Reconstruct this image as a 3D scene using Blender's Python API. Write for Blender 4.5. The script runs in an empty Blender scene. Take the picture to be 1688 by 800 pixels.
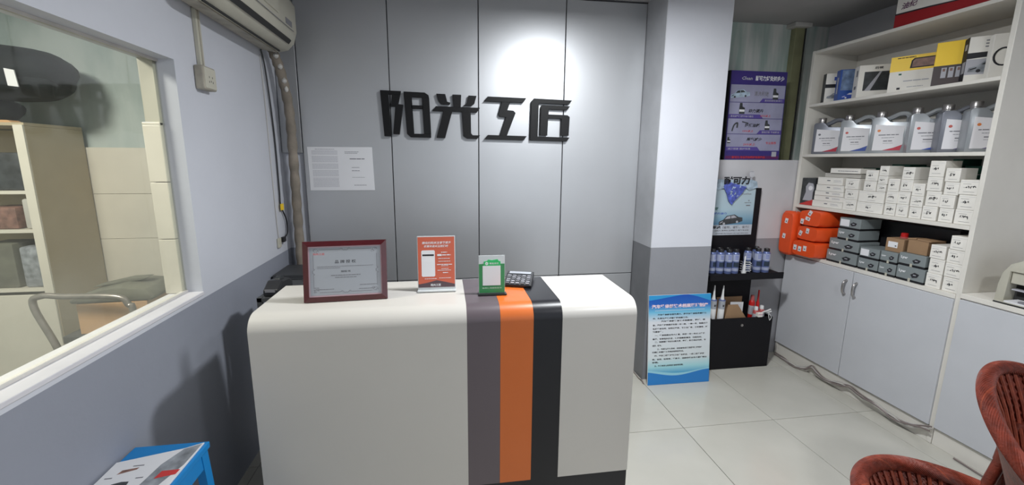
import bpy, bmesh, math, random
from mathutils import Vector, Matrix
random.seed(7)
PI = math.pi
SC = bpy.context.scene
COL = SC.collection

# ------------------------------------------------------------ camera
F, CX, CY = 668.3, 823.8, 380.1
yaw, pitch, roll = 0.1371, -0.1726, 0.00423
fwd = Vector((math.sin(yaw)*math.cos(pitch), math.cos(yaw)*math.cos(pitch), math.sin(pitch)))
rgt = Vector((math.cos(yaw), -math.sin(yaw), 0))
upv = rgt.cross(fwd)
r2 = math.cos(roll)*rgt + math.sin(roll)*upv
u2 = -math.sin(roll)*rgt + math.cos(roll)*upv
cam = bpy.data.cameras.new('camera')
co = bpy.data.objects.new('camera', cam)
COL.objects.link(co)
M = Matrix.Identity(4)
for i in range(3):
    M[i][0], M[i][1], M[i][2] = r2[i], u2[i], -fwd[i]
M.translation = Vector((0, 0, 1.591))
co.matrix_world = M
cam.sensor_fit = 'HORIZONTAL'
cam.sensor_width = 36
cam.lens = 36*F/1688
cam.shift_x = (844-CX)/1688
cam.shift_y = (CY-400)/1688
cam.clip_start = 0.05
SC.camera = co

# ------------------------------------------------------------ world, lights, exposure
w = bpy.data.worlds.new('world')
SC.world = w
w.use_nodes = True
w.node_tree.nodes['Background'].inputs[0].default_value = (0.80, 0.90, 1.0, 1)
w.node_tree.nodes['Background'].inputs[1].default_value = 0.42
SC.view_settings.view_transform = 'Standard'
SC.view_settings.look = 'None'
SC.view_settings.exposure = 0.24
SC.view_settings.gamma = 1.0
SC.view_settings.use_curve_mapping = False

def area(name, loc, direction, sx, sy, power, color, shape='RECTANGLE'):
    l = bpy.data.lights.new(name, 'AREA')
    l.shape = shape
    l.size = sx
    if shape == 'RECTANGLE':
        l.size_y = sy
    l.energy = power
    l.color = color
    o = bpy.data.objects.new(name, l)
    o.location = loc
    o.rotation_euler = Vector(direction).to_track_quat('-Z', 'Y').to_euler()
    COL.objects.link(o)
    return o

area('daylight_door', (1.5, -2.35, 1.25), (-0.1, 1, 0.02), 2.0, 2.2, 10, (0.86, 0.93, 1.0))
area('lamp_over_counter', (0.93, 1.5, 2.575), (0, 0, -1), 0.22, 0.22, 46, (0.95, 0.98, 1.0), 'DISK')
area('added_fill_by_entrance', (1.55, -0.35, 2.575), (0, 0, -1), 0.24, 0.24, 19, (0.95, 0.98, 1.0), 'DISK')  # added fill light, set to the right to brighten the shelves
area('lamp_next_room', (-2.1, 1.2, 2.6), (0, 0, -1), 0.5, 0.5, 46, (1.0, 0.96, 0.86), 'DISK')

# ------------------------------------------------------------ materials
MATS = {}
def nmat(name):
    m = bpy.data.materials.new(name)
    m.use_nodes = True
    MATS[name] = m
    return m, m.node_tree.nodes, m.node_tree.links, m.node_tree.nodes['Principled BSDF']

def mat(name, col, rough=0.5, metal=0.0, var=0.06, scale=6.0, bump=0.0, bscale=60.0, coat=0.0, spec=0.5):
    if name in MATS:
        return MATS[name]
    m, N, L, p = nmat(name)
    c = (*col, 1)
    if var > 0:
        tc = N.new('ShaderNodeTexCoord')
        nz = N.new('ShaderNodeTexNoise')
        nz.inputs['Scale'].default_value = scale
        nz.inputs['Detail'].default_value = 4
        L.new(tc.outputs['Object'], nz.inputs['Vector'])
        mr = N.new('ShaderNodeMapRange')
        mr.inputs[1].default_value = 0.3
        mr.inputs[2].default_value = 0.7
        mr.inputs[3].default_value = 1-var
        mr.inputs[4].default_value = 1+var*0.4
        L.new(nz.outputs[0], mr.inputs[0])
        mx = N.new('ShaderNodeMix')
        mx.data_type = 'RGBA'
        mx.blend_type = 'MULTIPLY'
        mx.inputs[0].default_value = 1
        mx.inputs[6].default_value = c
        L.new(mr.outputs[0], mx.inputs[7])
        L.new(mx.outputs[2], p.inputs['Base Color'])
    else:
        p.inputs['Base Color'].default_value = c
    p.inputs['Roughness'].default_value = rough
    p.inputs['Metallic'].default_value = metal
    p.inputs['Coat Weight'].default_value = coat
    p.inputs['Coat Roughness'].default_value = 0.15
    p.inputs['Specular IOR Level'].default_value = spec
    if bump > 0:
        tc2 = N.new('ShaderNodeTexCoord')
        n2 = N.new('ShaderNodeTexNoise')
        n2.inputs['Scale'].default_value = bscale
        n2.inputs['Detail'].default_value = 5
        L.new(tc2.outputs['Object'], n2.inputs['Vector'])
        b = N.new('ShaderNodeBump')
        b.inputs['Strength'].default_value = bump
        b.inputs['Distance'].default_value = 0.004
        L.new(n2.outputs[0], b.inputs['Height'])
        L.new(b.outputs[0], p.inputs['Normal'])
    return m

def dado_mat(name, upper, lower, zline, rough=0.6, dirt=0.0):
    """wall paint in two colours with a painted line at a fixed height, plus stains"""
    m, N, L, p = nmat(name)
    g = N.new('ShaderNodeNewGeometry')
    s = N.new('ShaderNodeSeparateXYZ')
    L.new(g.outputs['Position'], s.inputs[0])
    gt = N.new('ShaderNodeMath')
    gt.operation = 'GREATER_THAN'
    gt.inputs[1].default_value = zline
    L.new(s.outputs['Z'], gt.inputs[0])
    mx = N.new('ShaderNodeMix')
    mx.data_type = 'RGBA'
    mx.inputs[6].default_value = (*lower, 1)
    mx.inputs[7].default_value = (*upper, 1)
    L.new(gt.outputs[0], mx.inputs[0])
    nz = N.new('ShaderNodeTexNoise')
    nz.inputs['Scale'].default_value = 2.3
    nz.inputs['Detail'].default_value = 6
    L.new(g.outputs['Position'], nz.inputs['Vector'])
    mr = N.new('ShaderNodeMapRange')
    mr.inputs[1].default_value = 0.35
    mr.inputs[2].default_value = 0.7
    mr.inputs[3].default_value = 1.0
    mr.inputs[4].default_value = 1.0-0.06-dirt
    L.new(nz.outputs[0], mr.inputs[0])
    m2 = N.new('ShaderNodeMix')
    m2.data_type = 'RGBA'
    m2.blend_type = 'MULTIPLY'
    m2.inputs[0].default_value = 1
    L.new(mx.outputs[2], m2.inputs[6])
    L.new(mr.outputs[0], m2.inputs[7])
    L.new(m2.outputs[2], p.inputs['Base Color'])
    p.inputs['Roughness'].default_value = rough
    n2 = N.new('ShaderNodeTexNoise')
    n2.inputs['Scale'].default_value = 30
    n2.inputs['Detail'].default_value = 5
    L.new(g.outputs['Position'], n2.inputs['Vector'])
    b = N.new('ShaderNodeBump')
    b.inputs['Strength'].default_value = 0.25
    b.inputs['Distance'].default_value = 0.004
    L.new(n2.outputs[0], b.inputs['Height'])
    L.new(b.outputs[0], p.inputs['Normal'])
    return m

def streak_mat(name, c1, c2, rough=0.6, sx=14.0, sz=1.4):
    m, N, L, p = nmat(name)
    g = N.new('ShaderNodeNewGeometry')
    mp = N.new('ShaderNodeMapping')
    mp.inputs['Scale'].default_value = (sx, sx, sz)
    L.new(g.outputs['Position'], mp.inputs['Vector'])
    nz = N.new('ShaderNodeTexNoise')
    nz.inputs['Scale'].default_value = 1.0
    nz.inputs['Detail'].default_value = 6
    L.new(mp.outputs[0], nz.inputs['Vector'])
    r = N.new('ShaderNodeValToRGB')
    r.color_ramp.elements[0].position = 0.38
    r.color_ramp.elements[0].color = (*c1, 1)
    r.color_ramp.elements[1].position = 0.62
    r.color_ramp.elements[1].color = (*c2, 1)
    L.new(nz.outputs[0], r.inputs[0])
    L.new(r.outputs[0], p.inputs['Base Color'])
    p.inputs['Roughness'].default_value = rough
    return m

def ramp_mat(name, axis, stops, rough=0.4):
    """a printed colour gradient along one axis of the object (metres)"""
    m, N, L, p = nmat(name)
    tc = N.new('ShaderNodeTexCoord')
    s = N.new('ShaderNodeSeparateXYZ')
    L.new(tc.outputs['Object'], s.inputs[0])
    r = N.new('ShaderNodeValToRGB')
    lo, hi = stops[0][0], stops[-1][0]
    mr = N.new('ShaderNodeMapRange')
    mr.inputs[1].default_value = lo
    mr.inputs[2].default_value = hi
    L.new(s.outputs[axis], mr.inputs[0])
    L.new(mr.outputs[0], r.inputs[0])
    els = r.color_ramp.elements
    els[0].color = (*stops[0][1], 1)
    els[1].color = (*stops[-1][1], 1)
    for z, c in stops[1:-1]:
        e = els.new((z-lo)/(hi-lo))
        e.color = (*c, 1)
    L.new(r.outputs[0], p.inputs['Base Color'])
    p.inputs['Roughness'].default_value = rough
    return m

dado_mat('paint_left', (0.58, 0.595, 0.65), (0.265, 0.28, 0.33), 0.995)
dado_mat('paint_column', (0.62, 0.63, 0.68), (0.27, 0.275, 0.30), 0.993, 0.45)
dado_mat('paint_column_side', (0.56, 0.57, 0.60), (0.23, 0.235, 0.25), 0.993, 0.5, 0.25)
dado_mat('paint_back_right', (0.58, 0.57, 0.59), (0.30, 0.30, 0.32), 0.983, 0.55, 0.04)
mat('ceiling_paint', (0.42, 0.41, 0.41), 0.9, var=0.1, scale=3)
mat('wall_plain', (0.62, 0.61, 0.64), 0.7)
streak_mat('recess_wall', (0.42, 0.52, 0.48), (0.70, 0.71, 0.68), 0.5)
streak_mat('next_room_green', (0.27, 0.35, 0.34), (0.48, 0.54, 0.52), 0.6, 3, 1.2)
mat('panel_silver', (0.52, 0.53, 0.55), 0.41, 0.6, var=0.03, scale=3)
mat('panel_gap', (0.05, 0.05, 0.055), 0.7, var=0)
mat('letter_black', (0.006, 0.006, 0.007), 0.5, var=0, spec=0.25)
mat('tile_floor', (0.52, 0.505, 0.45), 0.18, var=0.10, scale=2.2, coat=0.15)
mat('grout', (0.13, 0.12, 0.11), 0.9)
mat('tile_white', (0.70, 0.66, 0.57), 0.3, var=0.05)
mat('tile_joint', (0.40, 0.37, 0.31), 0.9)
mat('counter_white', (0.58, 0.555, 0.52), 0.32, var=0.03, scale=2, coat=0.1)
mat('counter_purple', (0.115, 0.092, 0.105), 0.36, var=0.03)
mat('counter_orange', (0.62, 0.14, 0.022), 0.36, var=0.03)
mat('counter_black', (0.010, 0.010, 0.014), 0.36, var=0.03, spec=0.35)
mat('cabinet_white', (0.74, 0.71, 0.65), 0.45, var=0.04)
mat('cabinet_door', (0.56, 0.57, 0.60), 0.42, var=0.03)
mat('dark_gap', (0.03, 0.03, 0.03), 0.9, var=0)
mat('chrome', (0.45, 0.43, 0.42), 0.3, 0.9, var=0)
mat('cream_plastic', (0.50, 0.48, 0.40), 0.45, var=0.08)
mat('dirty_plastic', (0.38, 0.35, 0.29), 0.6, var=0.35, scale=14)
mat('black_plastic', (0.015, 0.015, 0.017), 0.35, var=0)
mat('black_board', (0.006, 0.0055, 0.008), 0.6, var=0.02, spec=0.25)
mat('dark_grey', (0.05, 0.052, 0.055), 0.5)
mat('white_paper', (0.72, 0.72, 0.74), 0.7, var=0.02)
mat('ink', (0.02, 0.02, 0.025), 0.7, var=0)
mat('ink_grey', (0.20, 0.20, 0.22), 0.7, var=0)
mat('ink_faint', (0.42, 0.42, 0.46), 0.7, var=0)
mat('ink_red', (0.55, 0.04, 0.04), 0.7, var=0)
mat('ink_blue', (0.05, 0.10, 0.45), 0.6, var=0)
mat('ink_white', (0.80, 0.80, 0.82), 0.6, var=0)
mat('mahogany', (0.075, 0.006, 0.010), 0.25, var=0.15, scale=25, coat=0.4)
mat('silver_paper', (0.40, 0.42, 0.46), 0.35, 0.2, var=0.02)
mat('pink_mount', (0.62, 0.45, 0.50), 0.5, var=0)
mat('card_orange', (0.62, 0.13, 0.07), 0.3, var=0.03, coat=0.3)
mat('card_green', (0.03, 0.25, 0.07), 0.3, var=0.03, coat=0.3)
mat('card_green_bright', (0.03, 0.50, 0.14), 0.4, var=0)
mat('card_green_pale', (0.55, 0.72, 0.55), 0.5, var=0)
mat('card_dark', (0.10, 0.06, 0.07), 0.4, var=0)
mat('acrylic', (0.62, 0.65, 0.66), 0.12, var=0)
mat('white_box', (0.85, 0.82, 0.76), 0.6, var=0.05, scale=12)
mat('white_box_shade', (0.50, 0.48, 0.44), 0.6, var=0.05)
mat('green_box', (0.015, 0.11, 0.075), 0.55)
mat('grey_box', (0.23, 0.26, 0.265), 0.5, var=0.06)
mat('cardboard', (0.34, 0.21, 0.115), 0.75, var=0.1, scale=10)
mat('cardboard_pale', (0.62, 0.36, 0.17), 0.75, var=0.1)
mat('orange_bag', (0.80, 0.085, 0.015), 0.42, var=0.08, scale=12, bump=0.5, bscale=18)
mat('jug_silver', (0.36, 0.38, 0.40), 0.36, 0.4, var=0.03)
mat('jug_silver_dark', (0.22, 0.23, 0.265), 0.38, 0.45, var=0.03)
mat('jug_label', (0.78, 0.76, 0.78), 0.18, var=0.02, coat=0.5)
mat('yellow', (0.95, 0.62, 0.01), 0.45, var=0.02)
mat('blue_box', (0.03, 0.09, 0.36), 0.4, var=0.1)
mat('photo_grey', (0.30, 0.32, 0.35), 0.5, var=0.5, scale=30)
mat('photo_dark', (0.05, 0.055, 0.06), 0.5, var=0.6, scale=20)
mat('photo_blue', (0.18, 0.26, 0.42), 0.5, var=0.5, scale=30)
mat('photo_brown', (0.25, 0.13, 0.10), 0.5, var=0.5, scale=30)
mat('box_red', (0.34, 0.015, 0.02), 0.35, var=0.05)
mat('can_blue', (0.13, 0.17, 0.36), 0.3, 0.2, var=0.05)
mat('can_pale', (0.42, 0.46, 0.62), 0.3, 0.2, var=0.05)
mat('can_dark', (0.02, 0.035, 0.06), 0.4, var=0)
mat('can_red', (0.45, 0.09, 0.09), 0.35, var=0.1)
mat('red_plastic', (0.50, 0.01, 0.01), 0.4, var=0)
mat('white_plastic', (0.72, 0.72, 0.72), 0.35, var=0)
mat('stool_blue', (0.006, 0.20, 0.52), 0.4, var=0.05)
mat('wicker', (0.17, 0.028, 0.014), 0.45, var=0.45, scale=40, bump=0.6, bscale=120)
mat('wicker_light', (0.26, 0.048, 0.020), 0.5, var=0.4, scale=40, bump=0.5, bscale=120)
mat('wicker_dark', (0.16, 0.022, 0.012), 0.5, var=0.3, scale=40)
mat('cable_grey', (0.22, 0.18, 0.17), 0.6, var=0.2, scale=15)
mat('cable_white', (0.50, 0.48, 0.46), 0.5, var=0.1)
mat('pipe_wrap', (0.24, 0.205, 0.165), 0.75, var=0.4, scale=9, bump=0.8, bscale=30)
mat('putty', (0.60, 0.58, 0.55), 0.8, var=0.2, bump=0.6, bscale=30)
mat('olive_frame', (0.30, 0.30, 0.17), 0.6, var=0.2)
mat('poster_purple', (0.045, 0.03, 0.19), 0.3, var=0.05, coat=0.3)
mat('poster_lilac', (0.34, 0.34, 0.48), 0.35, var=0.2, scale=5, coat=0.3)
mat('poster_purple_light', (0.10, 0.07, 0.30), 0.35, var=0)
mat('poster_magenta', (0.12, 0.02, 0.10), 0.35, var=0)
mat('glass_blue', (0.10, 0.14, 0.55), 0.3, var=0.6, scale=40)
mat('glass_pale', (0.42, 0.53, 0.64), 0.3, var=0.4, scale=30)
mat('beige_cabinet', (0.44, 0.37, 0.25), 0.5, var=0.06)
mat('bag_black', (0.004, 0.008, 0.009), 0.75, var=0.3, scale=5, bump=0.6, bscale=9, spec=0.2)
mat('steel_tube', (0.33, 0.30, 0.27), 0.35, 0.6, var=0.3, scale=20)
mat('olive_cloth', (0.15, 0.15, 0.115), 0.7, var=0.4, scale=9)
mat('emit_lamp', (0.9, 0.9, 0.9), 0.4, var=0)
MATS['emit_lamp'].node_tree.nodes['Principled BSDF'].inputs['Emission Color'].default_value = (0.95, 0.98, 1, 1)
MATS['emit_lamp'].node_tree.nodes['Principled BSDF'].inputs['Emission Strength'].default_value = 4
ramp_mat('board_print', 'Z', [(0.0, (0.01, 0.10, 0.42)), (0.08, (0.06, 0.34, 0.58)), (0.13, (0.36, 0.66, 0.72)), (0.20, (0.66, 0.72, 0.74)),
                              (0.46, (0.68, 0.71, 0.76)), (0.53, (0.16, 0.50, 0.72)), (0.58, (0.02, 0.13, 0.50)), (0.65, (0.008, 0.08, 0.42))], 0.3)
ramp_mat('stand_print', 'Z', [(0.0, (0.50, 0.54, 0.60)), (0.078, (0.52, 0.56, 0.62)), (0.082, (0.10, 0.24, 0.38)), (0.13, (0.22, 0.38, 0.50)), (0.2, (0.42, 0.55, 0.62)), (0.36, (0.44, 0.54, 0.60))], 0.3)

# dusty glass pane: clear, with a real film of dirt that gets thicker near the bottom
m, N, L, p = nmat('dusty_glass')
out = N['Material Output']
gl = N.new('ShaderNodeBsdfGlossy'); gl.inputs['Roughness'].default_value = 0.03
tr = N.new('ShaderNodeBsdfTransparent'); tr.inputs[0].default_value = (0.90, 0.93, 0.90, 1)
df = N.new('ShaderNodeBsdfDiffuse'); df.inputs[0].default_value = (0.55, 0.55, 0.46, 1)
fr = N.new('ShaderNodeFresnel'); fr.inputs[0].default_value = 1.45
m1 = N.new('ShaderNodeMixShader'); m2 = N.new('ShaderNodeMixShader')
L.new(fr.outputs[0], m1.inputs[0]); L.new(tr.outputs[0], m1.inputs[1]); L.new(gl.outputs[0], m1.inputs[2])
g = N.new('ShaderNodeNewGeometry'); s = N.new('ShaderNodeSeparateXYZ'); L.new(g.outputs['Position'], s.inputs[0])
mr = N.new('ShaderNodeMapRange'); mr.inputs[1].default_value = 1.0; mr.inputs[2].default_value = 1.5
mr.inputs[3].default_value = 0.34; mr.inputs[4].default_value = 0.06
L.new(s.outputs['Z'], mr.inputs[0])
nz = N.new('ShaderNodeTexNoise'); nz.inputs['Scale'].default_value = 3.5; nz.inputs['Detail'].default_value = 7
L.new(g.outputs['Position'], nz.inputs['Vector'])
mu = N.new('ShaderNodeMath'); mu.operation = 'MULTIPLY'; L.new(mr.outputs[0], mu.inputs[0])
mu2 = N.new('ShaderNodeMath'); mu2.operation = 'MULTIPLY'; mu2.inputs[1].default_value = 2.0
L.new(nz.outputs[0], mu2.inputs[0]); L.new(mu2.outputs[0], mu.inputs[1])
L.new(mu.outputs[0], m2.inputs[0]); L.new(m1.outputs[0], m2.inputs[1]); L.new(df.outputs[0], m2.inputs[2])
L.new(m2.outputs[0], out.inputs[0])

# ------------------------------------------------------------ mesh helpers
class MB:
    def __init__(s):
        s.v = []; s.f = []
    def add(s, vs, fs):
        n = len(s.v)
        s.v += [tuple(v) for v in vs]
        s.f += [tuple(i+n for i in f) for f in fs]
        return s
    def box(s, x0, x1, y0, y1, z0, z1):
        x0, x1 = min(x0, x1), max(x0, x1); y0, y1 = min(y0, y1), max(y0, y1); z0, z1 = min(z0, z1), max(z0, z1)
        vs = [(x, y, z) for x in (x0, x1) for y in (y0, y1) for z in (z0, z1)]
        return s.add(vs, [(0, 1, 3, 2), (4, 6, 7, 5), (0, 4, 5, 1), (2, 3, 7, 6), (0, 2, 6, 4), (1, 5, 7, 3)])
    def prism(s, pts, y0, y1, plane='XZ'):
        """outline in local x,z (plane XZ) extruded along y; 'XY' extrudes along z; 'YZ' along x"""
        def P(a, b, c):
            return (a, c, b) if plane == 'XZ' else ((a, b, c) if plane == 'XY' else (c, a, b))
        n = len(pts)
        vs = [P(a, b, y0) for a, b in pts]+[P(a, b, y1) for a, b in pts]
        fs = [tuple(range(n)), tuple(range(2*n-1, n-1, -1))]
        fs += [(i, i+n, (i+1) % n+n, (i+1) % n) for i in range(n)]
        return s.add(vs, fs)
    def lathe(s, prof, seg=20, c=(0, 0, 0), cap=True):
        vs = []; fs = []
        for r, z in prof:
            for k in range(seg):
                a = 2*PI*k/seg
                vs.append((c[0]+r*math.cos(a), c[1]+r*math.sin(a), c[2]+z))
        for i in range(len(prof)-1):
            for k in range(seg):
                k2 = (k+1) % seg
                fs.append((i*seg+k, i*seg+k2, (i+1)*seg+k2, (i+1)*seg+k))
        if cap:
            fs.append(tuple(reversed(range(seg))))
            fs.append(tuple(range((len(prof)-1)*seg, len(prof)*seg)))
        return s.add(vs, fs)
    def tube(s, path, r, seg=10, closed=False):
        P = [Vector(p) for p in path]; n = len(P)
        rr = r if isinstance(r, (list, tuple)) else [r]*n
        vs = []; fs = []; ref = None
        for i in range(n):
            if closed:
                t = P[(i+1) % n]-P[i-1]
            else:
                t = P[min(i+1, n-1)]-P[max(i-1, 0)]
            t.normalize()
            if ref is None:
                ref = Vector((0, 0, 1)) if abs(t.z) < 0.9 else Vector((1, 0, 0))
            a = (ref-t*ref.dot(t)).normalized(); ref = a
            b = t.cross(a)
            for k in range(seg):
                q = 2*PI*k/seg
                vs.append(P[i]+rr[i]*(math.cos(q)*a+math.sin(q)*b))
        m = n if closed else n-1
        for i in range(m):
            j = (i+1) % n
            for k in range(seg):
                k2 = (k+1) % seg
                fs.append((i*seg+k, i*seg+k2, j*seg+k2, j*seg+k))
        if not closed:
            fs.append(tuple(reversed(range(seg))))
            fs.append(tuple(range((n-1)*seg, n*seg)))
        return s.add(vs, fs)
    def build(s, name, material, parent=None, label=None, bevel=0.0, seg=2, smooth=False, kind=None):
        me = bpy.data.meshes.new(name)
        me.from_pydata(s.v, [], s.f)
        bm = bmesh.new(); bm.from_mesh(me)
        bmesh.ops.recalc_face_normals(bm, faces=bm.faces)
        if bevel > 0:
            es = [e for e in bm.edges if len(e.link_faces) == 2 and e.calc_face_angle(0) > 0.6]
            bmesh.ops.bevel(bm, geom=es, offset=bevel, segments=seg, affect='EDGES', profile=0.5, clamp_overlap=True)
        bm.to_mesh(me); bm.free()
        me.materials.append(MATS[material])
        if smooth:
            for pl in me.polygons:
                pl.use_smooth = True
            try:
                me.set_sharp_from_angle(angle=0.7)
            except Exception:
                pass
        o = bpy.data.objects.new(name, me)
        COL.objects.link(o)
        if parent:
            o.parent = parent
        if label:
            o['label'] = label
        if kind:
            o['kind'] = kind
        return o

def B(name, material, parent, x0, x1, y0, y1, z0, z1, bevel=0.0, label=None, seg=2, smooth=False):
    return MB().box(x0, x1, y0, y1, z0, z1).build(name, material, parent, label, bevel, seg, smooth)

def thing(name, label, cat, loc=(0, 0, 0), rz=0.0, group=None):
    o = bpy.data.objects.new(name, None)
    o.empty_display_size = 0.05
    COL.objects.link(o)
    o.location = loc
    o.rotation_euler = (0, 0, rz)
    o['label'] = label; o['category'] = cat
    if group:
        o['group'] = group
    return o

def tag(o, label, cat, group=None):
    o['label'] = label; o['category'] = cat
    if group:
        o['group'] = group
    return o

def kids(o):
    return [c for c in COL.objects if c.parent == o]

def copy_tree(o, parent=None, ch=None):
    c = o.copy(); COL.objects.link(c)
    c.parent = parent
    for k in kids(o):
        copy_tree(k, c)
    return c

def struct(o):
    o['kind'] = 'structure'
    return o

_tc = {}
def text(name, s, parent, material, x, y, z, h, width=None, bold=0.0, axis='F', shear=0.0, res=1, align='L', depth=0.0):
    """built-in font lettering turned into a mesh; faces local -y ('F') or lies flat facing up ('U'). h = glyph height; width fits the line"""
    cu = bpy.data.curves.new('lettering', 'FONT')
    cu.body = s; cu.size = 1.0; cu.resolution_u = res; cu.offset = bold; cu.shear = shear
    cu.fill_mode = 'FRONT'
    tmp = bpy.data.objects.new('lettering', cu)
    COL.objects.link(tmp)
    dg = bpy.context.evaluated_depsgraph_get()
    me = bpy.data.meshes.new_from_object(tmp.evaluated_get(dg))
    bpy.data.objects.remove(tmp)
    xs = [v.co.x for v in me.vertices]; ys = [v.co.y for v in me.vertices]
    if not xs:
        return None
    x0, x1, y0, y1 = min(xs), max(xs), min(ys), max(ys)
    sy = h/(y1-y0); sx = width/(x1-x0) if width else sy
    off = 0 if align == 'L' else -(x1-x0)*sx/2
    for v in me.vertices:
        a = x+off+(v.co.x-x0)*sx; b = (v.co.y-y0)*sy
        if axis == 'F':
            v.co = (a, y, z+b)
        else:
            v.co = (a, y+b, z)
    me.name = name
    me.materials.clear(); me.materials.append(MATS[material])
    o = bpy.data.objects.new(name, me)
    COL.objects.link(o)
    o.parent = parent
    return o

def quadpanel(name, material, parent, x0, x1, z0, z1, y, t=0.0004, label=None):
    return B(name, material, parent, x0, x1, y-t, y, z0, z1, label=label)

def lines(name, material, parent, rows, y, t=0.0003, gap=True, label=None):
    """rows of tiny print too small to read: short runs of marks"""
    m = MB()
    for (xa, xb, z, h) in rows:
        x = xa
        while x < xb-h*0.4:
            ln = random.uniform(2, 7)*h if gap else xb-xa
            e = min(x+ln, xb)
            m.box(x, e, y-t, y, z, z+h)
            x = e+h*0.5
    return m.build(name, material, parent, label)

# ============================================================ SETTING
ZC = 2.66
fl = struct(B('floor', 'grout', None, -3.3, 3.3, -2.45, 3.3, -0.06, -0.004))
tile0 = None
xs = [1.407+0.6*k for k in range(-5, 3)]
ys = [2.035+0.6*k for k in range(-8, 3)]
for i, xa in enumerate(xs):
    for j, ya in enumerate(ys):
        if xa+0.6 < -1.3 or xa > 3.2:
            continue
        if tile0 is None:
            tile0 = B('tile', 'tile_floor', fl, 0.0015, 0.5985, 0.0015, 0.5985, -0.004, 0.0, bevel=0.001, seg=1)
            t = tile0
        else:
            t = tile0.copy(); COL.objects.link(t)
        t.location = (xa, ya, 0)
struct(B('ceiling', 'ceiling_paint', None, -3.4, 3.4, -2.45, 3.4, ZC, ZC+0.08))

# left wall with the window opening
YW0, YW1, ZW0, ZW1 = 0.15, 1.84, 1.013, 1.974
mb = MB()
mb.box(-1.165, -1.04, -2.4, YW0, 0, ZC)
mb.box(-1.165, -1.04, YW1, 3.3, 0, ZC)
mb.box(-1.165, -1.04, YW0, YW1, 0, ZW0)
mb.box(-1.165, -1.04, YW0, YW1, ZW1, ZC)
struct(mb.build('wall_left', 'paint_left'))
win = struct(thing('window_1', 'interior window in the left wall looking into the next room', 'window'))
del win['label']; del win['category']
MB().add([(-1.103, YW0, ZW0+0.012), (-1.103, YW1, ZW0+0.012), (-1.103, YW1, ZW1), (-1.103, YW0, ZW1)], [(0, 1, 2, 3)]).build('glass_pane', 'dusty_glass', win)
B('window_sill', 'wall_plain', win, -1.165, -1.036, YW0, YW1+0.002, ZW0-0.004, ZW0+0.012, bevel=0.003)
mb = MB(); mb.box(-1.16, -1.108, YW1-0.018, YW1-0.001, 1.72, ZW1)
mb.build('jamb_strip', 'cream_plastic', win)
for k in range(4):
    z0 = ZW0+0.014+k*0.235
    B('jamb_tile', 'tile_white', win, -1.172, -1.108, YW1-0.022, YW1-0.001, z0, min(z0+0.232, 1.72), bevel=0.002)
B('sealant_strip', 'putty', win, -1.115, -1.098, YW0, YW1, ZW0+0.010, ZW0+0.022, label='yellowed sealant line along the foot of the glass')
B('sealant_strip', 'putty', win, -1.112, -1.098, YW0, YW1, ZW1-0.010, ZW1-0.0005, label='ragged sealant line along the head of the glass')

# next room
struct(B('wall_next_room_far', 'next_room_green', None, -3.3, -1.165, 2.86, 2.95, 0, ZC))
wt = struct(B('wall_next_room_tiled', 'tile_joint', None, -3.3, -1.165, 2.846, 2.86, 0, 1.655))
for r in range(5):
    for c in range(4):
        z1 = 1.655-r*0.285; z0 = max(z1-0.283, 0)
        xa = -3.28+c*0.53
        B('tile', 'tile_white', wt, xa+0.001, min(xa+0.528, -1.17), 2.838, 2.846, z0, z1, bevel=0.001, seg=1)
struct(B('wall_next_room_side', 'next_room_green', None, -3.4, -3.3, -2.4, 2.95, 0, ZC))
struct(B('wall_next_room_near', 'wall_plain', None, -3.3, -1.165, -0.6, -0.5, 0, ZC))

# back wall behind the silver cladding, column, right back wall with ledge and recess
struct(B('wall_back', 'paint_left', None, -1.04, 1.42, 2.87, 3.0, 0, ZC))
struct(B('wall_back_column', 'paint_column', None, 1.42, 1.872, 2.585, 3.25, 0, ZC))
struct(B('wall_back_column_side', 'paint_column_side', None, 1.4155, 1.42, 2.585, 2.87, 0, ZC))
struct(B('wall_back_right', 'paint_back_right', None, 1.872, 3.15, 2.855, 3.12, 0, 1.598))
struct(B('wall_back_recess', 'recess_wall', None, 1.872, 3.25, 3.12, 3.22, 1.598, ZC))
struct(B('wall_right', 'wall_plain', None, 3.12, 3.25, -2.4, 3.12, 0, ZC))
# post in the recess
p = struct(thing('trim_1', '', ''))
del p['label']; del p['category']
B('post', 'olive_frame', p, 2.775, 2.855, 3.07, 3.12, 1.6, ZC-0.03, bevel=0.003)
B('post_edge', 'dark_gap', p, 2.855, 2.863, 3.065, 3.12, 1.6, ZC-0.03)
B('post_cap', 'putty', p, 2.73, 2.88, 3.03, 3.12, ZC-0.035, ZC-0.001, bevel=0.006)
p = struct(B('trim_2', 'olive_frame', None, 1.9, 2.10, 3.06, 3.12, 1.6, 1.95, bevel=0.004))
struct(B('wall_front', 'wall_plain', None, -1.04, -0.3, -2.45, -2.40, 0, ZC))
struct(B('wall_front_right', 'wall_plain', None, 2.7, 3.12, -2.45, -2.40, 0, ZC))
struct(B('wall_front_top', 'wall_plain', None, -0.3, 2.7, -2.45, -2.40, 2.35, ZC))

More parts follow.
